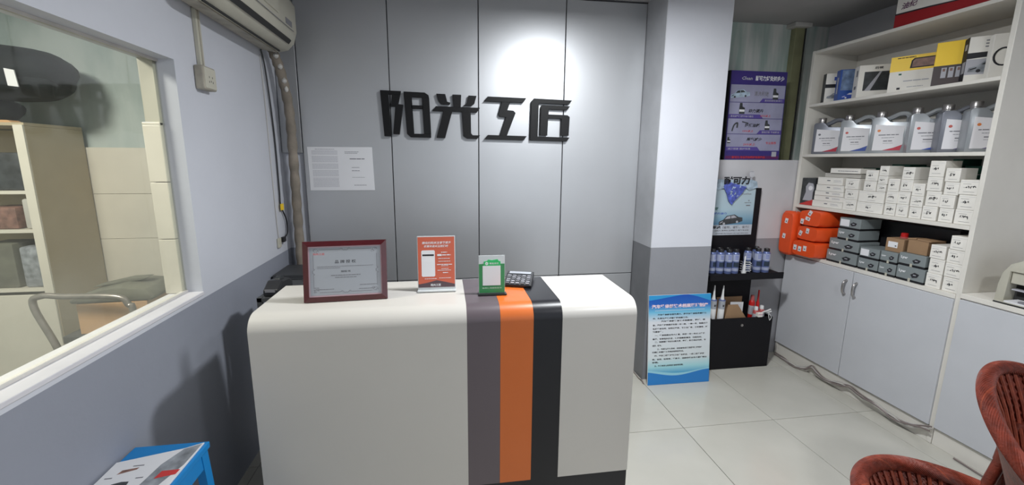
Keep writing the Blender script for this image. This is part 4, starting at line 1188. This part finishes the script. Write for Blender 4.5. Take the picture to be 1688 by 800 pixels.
# green boxes behind
for k, (ya, yb, zt, lb) in enumerate(((2.540, 2.375, 1.545, 'dark green carton standing behind the long flat boxes'), (2.310, 2.205, 1.572, 'dark green carton behind the middle stacks'), (2.145, 2.055, 1.562, 'dark green carton seen just left of the tallest white stack'),
                                      (1.990, 1.940, 1.606, 'narrow dark green carton rising behind the tallest white stack'), (1.930, 1.775, 1.568, 'dark green carton in the right corner of the fourth shelf'))):
    t = thing('green_parts_box', lb, 'box', (2.905 if k else 2.960, (ya+yb)/2, Z0+0.0004), math.radians(-90), 'dark green cartons at the back of the fourth shelf')
    B('carton', 'green_box', t, -(ya-yb)/2, (ya-yb)/2, 0, 0.125, 0, zt-Z0, bevel=0.0015, seg=1)
    lines('print', 'ink_faint', t, [(-0.02, 0.02, zt-Z0-0.05, 0.006)], -0.0004)

# ---- bottom open bay
ZD = 0.8824
def grey_box(label, ya, yb, z0, h, k, xf=2.742, sticker=False):
    w_ = ya-yb-0.002
    t = thing('brake_pad_box', label, 'box', (xf, (ya+yb)/2, z0+0.0004), math.radians(-90), 'grey parts boxes in the bottom bay')
    B('base_tray', 'black_plastic', t, -w_/2+0.002, w_/2-0.002, 0.002, 0.158, 0, 0.012)
    B('carton', 'grey_box', t, -w_/2, w_/2, 0, 0.16, 0.0125, h-0.001, bevel=0.0015, seg=1)
    s_ = min(w_/0.2, 1.0)
    text('logo', 'Lyer', t, 'ink_white', -w_*0.42, -0.0006, h*0.50, 0.022*min(1, s_*1.3), w_*0.26, 0.04)
    r = random.Random(k)
    x0_ = w_*0.16
    MB().prism([(x0_-0.028*s_, h*0.5), (x0_, h*0.68), (x0_+0.034*s_, h*0.6), (x0_+0.022*s_, h*0.38), (x0_-0.012*s_, h*0.30)], -0.0008, 0).build('part_picture', 'ink', t)
    B('part_picture_highlight', 'ink_faint', t, x0_-0.008*s_, x0_+0.012*s_, -0.0012, -0.0008, h*0.48, h*0.54)
    if sticker:
        B('sticker', 'ink_white', t, -w_*0.45, -w_*0.02, -0.0014, -0.0005, h*0.25, h*0.85, label='white paper sticker')
    else:
        B('seal', 'cream_plastic', t, -0.006, 0.006, -0.0012, 0, 0.0, h*0.25)
grey_box('grey parts box at the bottom of the stack beside the orange bags', 2.520, 2.302, ZD, 0.087, 1)
grey_box('grey parts box second from bottom in the stack beside the orange bags', 2.512, 2.300, ZD+0.0875, 0.083, 2)
grey_box('grey parts box third from bottom in the stack beside the orange bags', 2.462, 2.312, ZD+0.171, 0.077, 3)
grey_box('grey parts box with a white sticker topping the stack beside the orange bags', 2.458, 2.310, ZD+0.2485, 0.077, 4, sticker=True)
grey_box('grey parts box, lower one just right of the tall grey stack', 2.292, 2.165, ZD, 0.078, 5)
grey_box('grey parts box with a white sticker, upper one right of the tall grey stack', 2.290, 2.166, ZD+0.0785, 0.072, 6, sticker=True)
grey_box('pale grey parts box, lower one under the left cardboard box', 2.160, 2.060, ZD, 0.080, 7)
grey_box('grey parts box directly under the left cardboard box', 2.160, 2.062, ZD+0.0805, 0.073, 8)
grey_box('grey parts box, lower one in the right pair beside the white boxes', 2.055, 1.908, ZD, 0.090, 9)
grey_box('grey parts box, upper one in the right pair under the open cardboard box', 2.055, 1.914, ZD+0.0905, 0.077, 10)
# cardboard boxes
t = thing('cardboard_box', 'small brown cardboard box with a white label on the grey boxes', 'box', (2.765, 2.108, ZD+0.1545), math.radians(-90))
B('carton', 'cardboard', t, -0.050, 0.050, 0, 0.12, 0, 0.083, bevel=0.0015)
B('white_label', 'ink_white', t, -0.036, 0.018, -0.0008, 0, 0.026, 0.062)
lines('label_print', 'ink', t, [(0.004, 0.012, 0.035, 0.006)], -0.0010)
t = thing('red_capped_jar', 'small red-capped jar standing on the labelled cardboard box', 'jar', (2.83, 2.110, ZD+0.2385))
MB().lathe([(0.020, 0), (0.020, 0.008), (0.016, 0.010)], 16).build('jar_body', 'can_red', t, smooth=True)
MB().lathe([(0.018, 0.010), (0.018, 0.030), (0.014, 0.033)], 16).build('cap', 'red_plastic', t, smooth=True)
t = thing('cardboard_box', 'open brown cardboard box with bent flaps on the right grey boxes', 'box', (2.765, 1.980, ZD+0.1685), math.radians(-90))
B('carton', 'cardboard', t, -0.056, 0.048, 0, 0.12, 0, 0.085, bevel=0.0015)
MB().prism([(-0.060, 0.082), (-0.015, 0.085), (-0.015, 0.094), (-0.058, 0.088)], -0.004, 0.05).build('flap', 'cardboard', t)
MB().prism([(-0.010, 0.084), (0.060, 0.082), (0.062, 0.087), (-0.008, 0.092)], -0.004, 0.05).build('flap', 'cardboard', t)
t = thing('black_carton', 'large black carton at the back of the bottom bay', 'box', (2.935, 2.170, ZD+0.0005), math.radians(-90))
B('carton', 'black_plastic', t, -0.19, 0.26, 0, 0.15, 0, 0.315, bevel=0.002)
B('print', 'dark_grey', t, -0.10, 0.06, -0.0008, 0, 0.22, 0.225)
t = thing('black_carton', 'black carton standing behind the tall grey stack', 'box', (2.925, 2.50, ZD+0.0005), math.radians(-90))
B('carton', 'black_plastic', t, -0.03, 0.06, 0, 0.15, 0, 0.25, bevel=0.002)
# white boxes at right
g_ = 'white parts boxes in the bottom bay'
column('w', 1.902, 1.830, [0.083, 0.086, 0.077], 'left of two stacks, bottom bay', 0, ZD, 0.12, 2.745, g_)
column('x', 1.824, 1.750, [0.083, 0.078, 0.076, 0.076], 'right of two stacks, bottom bay', 3, ZD, 0.12, 2.745, g_)

# orange bags
def orange_bag(label, y, z, w_, h, d, xf, tags, rot=0.0, tiltz=0.0):
    t = thing('orange_packet', label, 'packet', (xf, y, z+0.0005), math.radians(-90)+rot, 'orange packets spilling from the bottom bay')
    m = MB(); n = 8
    r = random.Random(int(y*1000+z*100))
    pts = []
    for k in range(20):
        a = 2*PI*k/20
        cx_ = abs(math.cos(a))**0.35*(1 if math.cos(a) > 0 else -1); cz_ = abs(math.sin(a))**0.35*(1 if math.sin(a) > 0 else -1)
        pts.append((cx_*w_/2*(1+r.uniform(-.02, .0)), h/2+cz_*h/2*(1+r.uniform(-.015, 0.0))))
    vs = []; ny = 5
    for j in range(ny+1):
        f = j/ny; sc = 1-0.10*max(0, 1-f*5)-0.03*f
        for (a, b) in pts:
            vs.append((a*sc, f*d, h/2+(b-h/2)*sc if b > h/2 else b if f > 0.1 else h/2+(b-h/2)*sc))
    fs = [tuple(range(20)), tuple(reversed(range(ny*20, ny*20+20)))]
    for j in range(ny):
        for k in range(20):
            fs.append((j*20+k, j*20+(k+1) % 20, (j+1)*20+(k+1) % 20, (j+1)*20+k))
    m.add(vs, fs)
    m.build('packet_body', 'orange_bag', t, smooth=True)
    for (a, b, rz_) in tags:
        g2 = B('price_tag', 'white_paper', t, -0.013, 0.013, -0.0015, -0.0003, -0.019, 0.019)
        g2.location = (a, 0.0, b); g2.rotation_euler = (0, rz_, 0)
        q = B('tag_print', 'ink_grey', g2, -0.006, 0.006, -0.002, -0.0014, -0.010, 0.0)
orange_bag('orange packet with tags bulging past the cabinet left edge', 2.792, 0.862, 0.118, 0.350, 0.078, 2.646, [(-0.005, 0.27, 0.15), (-0.012, 0.15, 0.1)], 0.0)
orange_bag('large orange packet at the bottom of the pile with a row of three tags', 2.628, ZD, 0.205, 0.120, 0.24, 2.655, [(-0.070, 0.06, 0.02), (-0.030, 0.055, 0.03), (0.012, 0.066, 0.0)], 0.03)
orange_bag('orange packet in the middle of the pile', 2.633, ZD+0.121, 0.195, 0.108, 0.26, 2.672, [(-0.055, 0.050, 0.35), (0.005, 0.075, 0.1)], -0.05)
orange_bag('orange packet on top of the pile under the shelf', 2.635, ZD+0.230, 0.190, 0.118, 0.28, 2.682, [(-0.060, 0.03, 0.1), (-0.015, 0.055, -1.35), (0.0, 0.098, 0.5)])
t = thing('crumpled_clear_wrap', 'crumpled pale wrapping tucked between the orange packets', 'wrapping', (2.690, 2.757, 1.05))
MB().prism([(0, 0.0), (0.010, 0.0), (0.012, 0.07), (0.018, 0.15), (0.004, 0.16), (-0.004, 0.08)], -0.004, 0.004, 'YZ').build('sheet', 'ink_faint', t)

# ============================================================ PRINTER
pr = thing('laser_printer', 'cream desktop printer on the low cabinet at the right edge', 'printer', (2.765, 1.615, 0.8985), math.radians(-90))
side = [(0.0, 0.0), (0.33, 0.0), (0.33, 0.24), (0.16, 0.25), (0.07, 0.225), (0.025, 0.17), (0.0, 0.09)]
# body: front faces the room; rounded left shoulder seen from the front
outl = [(0.0, 0.0), (0.003, 0.09), (0.012, 0.15), (0.035, 0.195), (0.075, 0.222), (0.13, 0.235), (0.40, 0.235), (0.44, 0.20), (0.45, 0.09), (0.45, 0.0)]
inner = [(0.035, 0.0), (0.038, 0.16), (0.41, 0.16), (0.412, 0.0)]
MB().prism(outl[:6]+[(0.13, 0.16), (0.038, 0.16), (0.035, 0.0)], 0.0, 0.32).build('left_shell', 'cream_plastic', pr, bevel=0.003, smooth=True)
MB().prism([(0.13, 0.235), (0.40, 0.235), (0.44, 0.20), (0.45, 0.09), (0.45, 0.0), (0.412, 0.0), (0.41, 0.16), (0.13, 0.16)], 0.0, 0.32).build('right_shell', 'cream_plastic', pr, bevel=0.003)
B('front_flap', 'cream_plastic', pr, 0.040, 0.408, 0.012, 0.03, 0.100, 0.158, bevel=0.003)
B('paper_bay', 'dark_gap', pr, 0.037, 0.410, 0.06, 0.31, 0.001, 0.158)
B('bay_divider', 'ink_faint', pr, 0.045, 0.405, 0.02, 0.06, 0.066, 0.072)
B('control_hatch', 'dark_grey', pr, 0.12, 0.36, 0.03, 0.20, 0.2355, 0.243, bevel=0.002)
B('paper_tray', 'cream_plastic', pr, 0.02, 0.43, -0.036, 0.05, 0.002, 0.010, bevel=0.002)
B('tray_edge', 'dark_gap', pr, 0.02, 0.43, -0.037, -0.036, 0.001, 0.008)
B('paper_stack', 'white_paper', pr, 0.055, 0.40, -0.030, 0.055, 0.0105, 0.018)
B('tray_guide', 'ink_grey', pr, 0.10, 0.15, -0.026, -0.005, 0.0185, 0.027, bevel=0.002)

# ============================================================ CABLES ON THE FLOOR
cbz = [(2.70, 2.80, 0.006), (2.695, 2.70, 0.006), (2.69, 2.60, 0.008), (2.705, 2.52, 0.035), (2.716, 2.48, 0.060), (2.712, 2.43, 0.046), (2.705, 2.36, 0.030), (2.712, 2.26, 0.052), (2.716, 2.19, 0.072),
       (2.708, 2.10, 0.060), (2.705, 2.01, 0.052), (2.705, 1.95, 0.050), (2.704, 1.90, 0.040), (2.706, 1.82, 0.050), (2.710, 1.76, 0.075), (2.712, 1.72, 0.090)]
t = thing('cable_bundle', 'bundle of grey and white cables sagging along the cabinet plinth', 'cable')
for k in range(4):
    r = random.Random(k)
    pth = [(a+0.004*k-0.008, b, max(c+r.uniform(-0.012, 0.012)+0.004*k, 0.0055)) for a, b, c in cbz]
    MB().tube(smoothpath(pth, 5), 0.005 if k % 2 == 0 else 0.0035, 6).build('cable', 'cable_grey' if k % 2 == 0 else 'cable_white', t, smooth=True)
t = thing('floor_cable', 'dark cable lying on the floor along the low cabinet', 'cable')
MB().tube(smoothpath([(2.712, 1.60, 0.006), (2.70, 1.45, 0.006), (2.69, 1.30, 0.006), (2.66, 1.10, 0.006), (2.62, 0.9, 0.006)], 5), 0.0055, 6).build('cable', 'cable_grey', t, smooth=True)
tw2 = MB().tube(smoothpath([(1.405, 2.70, 0.005), (1.40, 2.60, 0.005), (1.403, 2.56, 0.012), (1.398, 2.52, 0.006)], 5), 0.004, 6).build('loose_cable_end', 'cable_grey', None, smooth=True)
tag(tw2, 'short loose cable on the floor at the foot of the column', 'cable')

# ============================================================ BLUE STOOL WITH MAGAZINE
SZ = 0.646
st2 = thing('blue_stool', 'bright blue painted wooden stool by the left wall', 'stool', (-0.917, 1.20, 0))
B('seat', 'stool_blue', st2, -0.115, 0.113, -0.19, 0.155, SZ-0.022, SZ, bevel=0.003)
for sx_ in (-1, 1):
    for sy_ in (-1, 1):
        yb_ = -0.16 if sy_ < 0 else 0.125
        xb_ = 0.098*sx_
        a = Vector((xb_, yb_, SZ-0.023)); b = Vector((xb_+0.0*sx_, yb_+0.055*sy_, 0.001))
        m = MB()
        vs = [(p_.x+i, p_.y+j, p_.z) for p_ in (b, a) for i, j in ((-0.013, -0.016), (0.013, -0.016), (0.013, 0.016), (-0.013, 0.016))]
        m.add(vs, [(3, 2, 1, 0), (4, 5, 6, 7), (0, 1, 5, 4), (1, 2, 6, 5), (2, 3, 7, 6), (3, 0, 4, 7)])
        m.build('leg', 'stool_blue', st2)
for x in (-0.098, 0.098):
    B('side_rail', 'stool_blue', st2, x-0.010, x+0.010, -0.15, 0.115, SZ-0.075, SZ-0.0225)
B('cross_rail', 'stool_blue', st2, -0.086, 0.086, 0.125, 0.140, 0.28, 0.31)
mg = thing('magazine', 'glossy white magazine with product photos lying on the blue stool', 'magazine', (-0.917, 1.17, SZ+0.0005), 0.03)
MB().prism([(-0.112, -0.20), (0.098, -0.215), (0.108, 0.170), (0.06, 0.150), (-0.112, 0.112)], 0, 0.004, 'XY').build('cover', 'white_paper', mg)
zq = 0.0044
MB().prism([(-0.06, -0.010), (-0.035, -0.035), (-0.015, -0.01), (-0.02, 0.02), (-0.04, 0.022), (-0.062, 0.015)], 0.004, zq, 'XY').build('product_photo', 'photo_dark', mg, label='dark round product picture')
MB().prism([(-0.075, 0.055), (-0.03, 0.070), (-0.028, 0.078), (-0.07, 0.072)], 0.004, zq, 'XY').build('product_photo', 'photo_brown', mg)
MB().prism([(0.015, -0.03), (0.060, -0.05), (0.10, 0.07), (0.105, 0.165), (0.06, 0.146), (0.03, 0.08)], 0.004, zq, 'XY').build('engine_photo', 'photo_grey', mg, label='grey engine photo along the cover edge')
MB().prism([(0.045, 0.02), (0.098, 0.03), (0.10, 0.05), (0.05, 0.05)], zq, zq+0.0004, 'XY').build('red_photo_part', 'ink_red', mg)
MB().prism([(0.06, -0.20), (0.097, -0.205), (0.099, -0.03), (0.03, -0.05)], zq, zq+0.0004, 'XY').build('pink_strip', 'pink_mount', mg)
m = MB()
for a, b, c in ((-0.098, 0.04, 0.02), (-0.10, -0.02, 0.02), (-0.05, 0.085, 0.03), (-0.01, 0.03, 0.02), (-0.02, -0.05, 0.03)):
    m.box(a, a+c, b, b+0.004, 0.004, zq)
m.build('cover_print', 'ink_grey', mg)

# ============================================================ WICKER CHAIRS
def wicker_chair(label, cx_, cy_, rot, a, b, hb, ha, legs_h=0.36):
    t = thing('wicker_armchair', label, 'chair', (cx_, cy_, 0), rot, 'red-brown wicker armchairs')
    def rim(th, r_off=0.0, dz=0.0):
        f = (1-math.cos(min(abs(th), 2.2)/2.2*PI))/2
        z_ = hb+(ha-hb)*f
        return Vector(((a+r_off)*math.sin(th), (b+r_off)*math.cos(th), z_+dz))
    TM = 1.95
    THS = [-TM+2*TM*k/150 for k in range(151)]
    core = [rim(q) for q in THS]
    MB().tube(core, 0.018, 10).build('rim_core', 'wicker_dark', t, smooth=True)
    # braided strands wound round the core
    NS = 22
    for s_ in range(NS):
        pth = []
        for k in range(301):
            q = -TM+2*TM*k/300
            c = rim(q); d = rim(q+0.01)-rim(q-0.01); d.normalize()
            n1 = Vector((math.sin(q), math.cos(q), 0)); n1 = (n1-d*n1.dot(d)).normalized(); n2 = d.cross(n1)
            ph_ = q*9+s_*2*PI/NS
            pth.append(c+0.0195*(math.cos(ph_)*n1+math.sin(ph_)*n2))
        MB().tube(pth, 0.0036, 4).build('rim_strand', 'wicker_light' if s_ == 2 else 'wicker', t, smooth=True)
    # basket wall: woven surface between the rim and the seat
    SZ_ = 0.37
    NU, NV = 260, 44
    vs = []; fs = []
    for side_ in (0, 1):
        for j in range(NV+1):
            f = j/NV
            for i in range(NU+1):
                q = -(TM-0.05)+2*(TM-0.05)*i/NU
                top = rim(q); 
                shrink = 1-0.42*f**0.8
                z_ = top.z-0.02+(SZ_-top.z)*f
                weave = 0.0035*math.cos(i*PI/2.0)*math.cos(j*PI) if side_ == 0 else 0
                o_ = (0.0 if side_ == 0 else 0.012)
                n1 = Vector((math.sin(q), math.cos(q), 0))
                pt = Vector((top.x*shrink, top.y*shrink, z_))+n1*(o_+weave*1.2+(-weave*2 if side_ else 0))
                vs.append(pt)
    st_ = (NU+1)*(NV+1)
    for side_ in (0, 1):
        for j in range(NV):
            for i in range(NU):
                p_ = side_*st_+j*(NU+1)+i
                fs.append((p_, p_+1, p_+NU+2, p_+NU+1))
    MB().add(vs, fs).build('basket_wall', 'wicker', t, smooth=True)
    m = MB()
    for i in range(34):
        q = -(TM-0.1)+2*(TM-0.1)*i/33
        top = rim(q)
        pth = []
        for j in range(6):
            f = j/5; sh = 1-0.42*f**0.8
            pth.append(Vector((top.x*sh, top.y*sh, top.z-0.02+(SZ_-top.z)*f))-Vector((math.sin(q), math.cos(q), 0))*0.007)
        m.tube(pth, 0.0055, 6)
    m.build('basket_ribs', 'wicker_light', t, smooth=True, kind='stuff', label='upright cane ribs inside the basket wall')
    # seat
    sa, sb_ = a*0.60, b*0.60
    seatp = [(sa*math.sin(q), sb_*math.cos(q)) for q in [-PI+2*PI*k/36 for k in range(36)]]
    seatp = [(x, y if y > -b*0.55 else -b*0.55) for x, y in seatp]
    MB().prism(seatp, SZ_-0.02, SZ_+0.01, 'XY').build('seat', 'wicker', t, bevel=0.008)
    MB().tube([(x*1.04, y*1.04, SZ_-0.01) for x, y in seatp], 0.016, 8, True).build('seat_ring', 'wicker', t, smooth=True)
    for q in (0.08, TM-0.03, 0.03-TM):
        top = rim(q); d_ = Vector((math.sin(q), math.cos(q), 0)); side_v = Vector((math.cos(q), -math.sin(q), 0))
        zf = top.z*0.60
        p0 = Vector((top.x*0.84, top.y*0.84, top.z*0.80)); p1 = Vector((top.x*0.88, top.y*0.88, zf))
        MB().tube([p0, (p0+p1)/2, p1], 0.021, 10).build('post', 'wicker', t, smooth=True)
        for e in (-1, 1):
            bt = p1+side_v*(0.14*e)+d_*0.03; bt.z = 0.001
            MB().tube([p1+Vector((0, 0, 0.012)), (p1+bt)/2, bt], 0.017, 10).build('leg', 'wicker', t, smooth=True)
    ct_ = Vector((0, 0, SZ_-0.02))
    for q in (0.5, -0.5, 2.6, -2.6):
        MB().tube([ct_+Vector((sa*0.5*math.sin(q), sb_*0.5*math.cos(q), 0)), Vector((sa*0.9*math.sin(q), sb_*0.9*math.cos(q), 0.001))], 0.014, 8).build('inner_leg', 'wicker_dark', t, smooth=True)
    MB().tube([(sa*0.8*math.sin(2*PI*k/24), sb_*0.8*math.cos(2*PI*k/24), 0.16) for k in range(24)], 0.009, 8, True).build('stretcher_ring', 'wicker', t, smooth=True)
    return t, rim
wicker_chair('red-brown wicker armchair nearest the counter, cut by the bottom edge', 1.383, 0.715, 0.957, 0.291, 0.252, 0.637, 0.60)
c2, rim2 = wicker_chair('red-brown wicker armchair by the low cabinet at the right edge', 1.985, 0.741, 0.084, 0.306, 0.344, 0.869, 0.56)

# ============================================================ NEXT ROOM THINGS
bc = thing('beige_cupboard', 'tall beige cupboard with open shelves seen through the window', 'cupboard', (0, 0, 0))
XA, XB_, YA, YB_ = -3.0, -2.155, 2.485, 2.832
B('side_panel', 'beige_cabinet', bc, XB_-0.02, XB_, YA, YB_, 0.001, 1.755, bevel=0.002)
B('side_panel', 'beige_cabinet', bc, XA, XA+0.02, YA, YB_, 0.001, 1.755)
B('back_panel', 'beige_cabinet', bc, XA+0.02, XB_-0.021, YB_-0.012, YB_-0.001, 0.01, 1.75)
B('top_board', 'beige_cabinet', bc, XA+0.001, XB_-0.001, YA, YB_, 1.756, 1.772)
for z in (1.40, 1.19, 0.86):
    B('shelf', 'tile_white', bc, XA+0.021, XB_-0.021, YA+0.002, YB_-0.013, z, z+0.018)
B('face_frame', 'tile_white', bc, XB_-0.045, XB_-0.0005, YA-0.010, YA-0.0005, 0.85, 1.76)
d_ = B('door', 'tile_white', bc, XB_-0.42, XB_-0.003, YA-0.012, YA-0.0005, 0.05, 0.845, bevel=0.002)
d_ = B('door', 'tile_white', bc, XA+0.003, XB_-0.424, YA-0.012, YA-0.0005, 0.05, 0.845, bevel=0.002)
for k, (x, z, w_, h, c, lb, nm) in enumerate(((-2.30, 1.4185, 0.16, 0.20, 'photo_dark', 'dark bag on the upper shelf of the beige cupboard', 'dark_bag'),
                                        (-2.37, 1.2085, 0.16, 0.12, 'photo_brown', 'reddish bundle on the middle shelf of the beige cupboard', 'red_bundle'),
                                        (-2.232, 1.2085, 0.05, 0.165, 'white_box_shade', 'pale upright packet on the middle shelf of the beige cupboard', 'pale_packet'),
                                        (-2.26, 0.8785, 0.11, 0.23, 'photo_grey', 'grey-green box on the lower open shelf of the beige cupboard', 'grey_box'),
                                        (-2.42, 0.8785, 0.16, 0.25, 'olive_cloth', 'olive bag on the lower open shelf of the beige cupboard', 'olive_bag'))):
    o = MB().box(x-w_/2, x+w_/2, YA+0.02, YA+0.18, z, z+h).build(nm, c, None, bevel=0.012, smooth=True)
    tag(o, lb, 'box' if 'box' in lb or 'packet' in lb else 'bag')

# black padded helmet-like bag on cupboard
bg = thing('black_padded_case', 'large rounded black case with a white tag on top of the cupboard', 'case', (-2.46, 2.60, 1.7725))
def blob(cx_, cy_, cz_, rx, ry, rz_, pw=2.3, nseg=28, nr=14):
    vs = []; fs = []
    for j in range(nr+1):
        ph_ = -PI/2+PI*j/nr
        for i in range(nseg):
            th = 2*PI*i/nseg
            c_ = abs(math.cos(ph_))**(2/pw)
            wob = 1+0.05*math.sin(3*th+j*0.6)+0.03*math.sin(5*th-j)
            vs.append((cx_+rx*c_*math.cos(th)*wob, cy_+ry*c_*math.sin(th)*wob, cz_+rz_*math.copysign(abs(math.sin(ph_))**(2/pw), math.sin(ph_))))
    for j in range(nr):
        for i in range(nseg):
            fs.append((j*nseg+i, j*nseg+(i+1) % nseg, (j+1)*nseg+(i+1) % nseg, (j+1)*nseg+i))
    return MB().add(vs, fs)
blob(0, 0, 0.265, 0.36, 0.20, 0.135).build('padded_top', 'bag_black', bg, smooth=True)
blob(0.09, -0.01, 0.200, 0.25, 0.17, 0.085).build('lower_bulge', 'bag_black', bg, smooth=True)
blob(-0.10, 0.02, 0.07, 0.15, 0.12, 0.069).build('foot', 'bag_black', bg, smooth=True)
MB().prism([(0.205, 0.170), (0.250, 0.165), (0.243, 0.245), (0.200, 0.253)], -0.190, -0.185).build('white_tag', 'white_paper', bg)
o = MB().prism([(-2.70, 0), (-2.22, 0), (-2.24, 0.012), (-2.68, 0.016)], 2.50, 2.56).build('folded_cardboard', 'cardboard_pale', None)
o.location = (0, -0.0, 1.7725)
tag(o, 'flattened strip of cardboard on the front edge of the cupboard top', 'cardboard')
bg.location = (-2.345, 2.615, 1.7755)

# chair with a boxed bundle
ch = thing('tubular_armchair', 'steel tube armchair standing behind the window', 'chair', (-1.62, 2.0, 0))
arm = smoothpath([(-0.13, 0.08, 0.001), (-0.20, 0.08, 0.60), (-0.285, 0.08, 0.90), (-0.25, 0.08, 0.955), (-0.15, 0.08, 0.950), (0.06, 0.08, 0.940), (0.11, 0.08, 0.90), (0.13, 0.08, 0.80), (0.15, 0.08, 0.001)], 6)
MB().tube(arm, 0.014, 10).build('arm_tube', 'steel_tube', ch, smooth=True)
arm2 = [(p_.x-0.02, p_.y+0.34, p_.z-0.12) for p_ in arm if p_.z > 0.125]
arm2 = [(arm2[0][0], arm2[0][1], 0.001)]+arm2+[(arm2[-1][0], arm2[-1][1], 0.001)]
MB().tube(arm2, 0.014, 10).build('arm_tube', 'steel_tube', ch, smooth=True)
MB().box(-0.22, 0.20, 0.11, 0.39, 0.70, 0.74).build('seat', 'dark_grey', ch, bevel=0.006)
o = thing('cardboard_carton', 'orange-brown cardboard carton on the chair behind the window', 'box', (-1.625, 2.25, 0.7415), 0.06)
B('carton', 'cardboard_pale', o, -0.15, 0.15, -0.12, 0.10, 0, 0.155, bevel=0.004)
o = thing('olive_cover', 'folded olive-grey cloth lying over the cardboard carton', 'cloth', (-1.625, 2.25, 0.8975), 0.06)
MB().prism([(-0.17, 0.0), (0.17, 0.0), (0.19, 0.02), (0.15, 0.060), (0.02, 0.075), (-0.12, 0.045), (-0.175, 0.02)], -0.125, 0.11).build('cloth', 'olive_cloth', o, bevel=0.012, smooth=True)
MB().prism([(-0.14, 0.050), (0.08, 0.078), (0.11, 0.092), (0.02, 0.090), (-0.12, 0.060)], -0.02, 0.04).build('fold', 'olive_cloth', o, bevel=0.006, smooth=True)

# ceiling lamps out of frame light the room; the entrance one is added fill
for (x, y, lb) in ((0.93, 1.5, 'round white ceiling lamp above the counter'), (1.55, -0.35, 'round white ceiling lamp added as fill near the entrance')):
    t = thing('ceiling_lamp', lb, 'lamp', (x, y, 2.59))
    MB().lathe([(0.17, 0.0), (0.175, 0.02), (0.16, 0.069)], 32).build('lamp_body', 'white_plastic', t, smooth=True)
    MB().lathe([(0.15, -0.006), (0.152, -0.0005)], 32).build('diffuser', 'emit_lamp', t)
t = thing('ceiling_lamp', 'round ceiling lamp in the room behind the window', 'lamp', (-2.1, 1.2, 2.61))
MB().lathe([(0.26, 0.0), (0.26, 0.049)], 24).build('lamp_body', 'white_plastic', t, smooth=True)
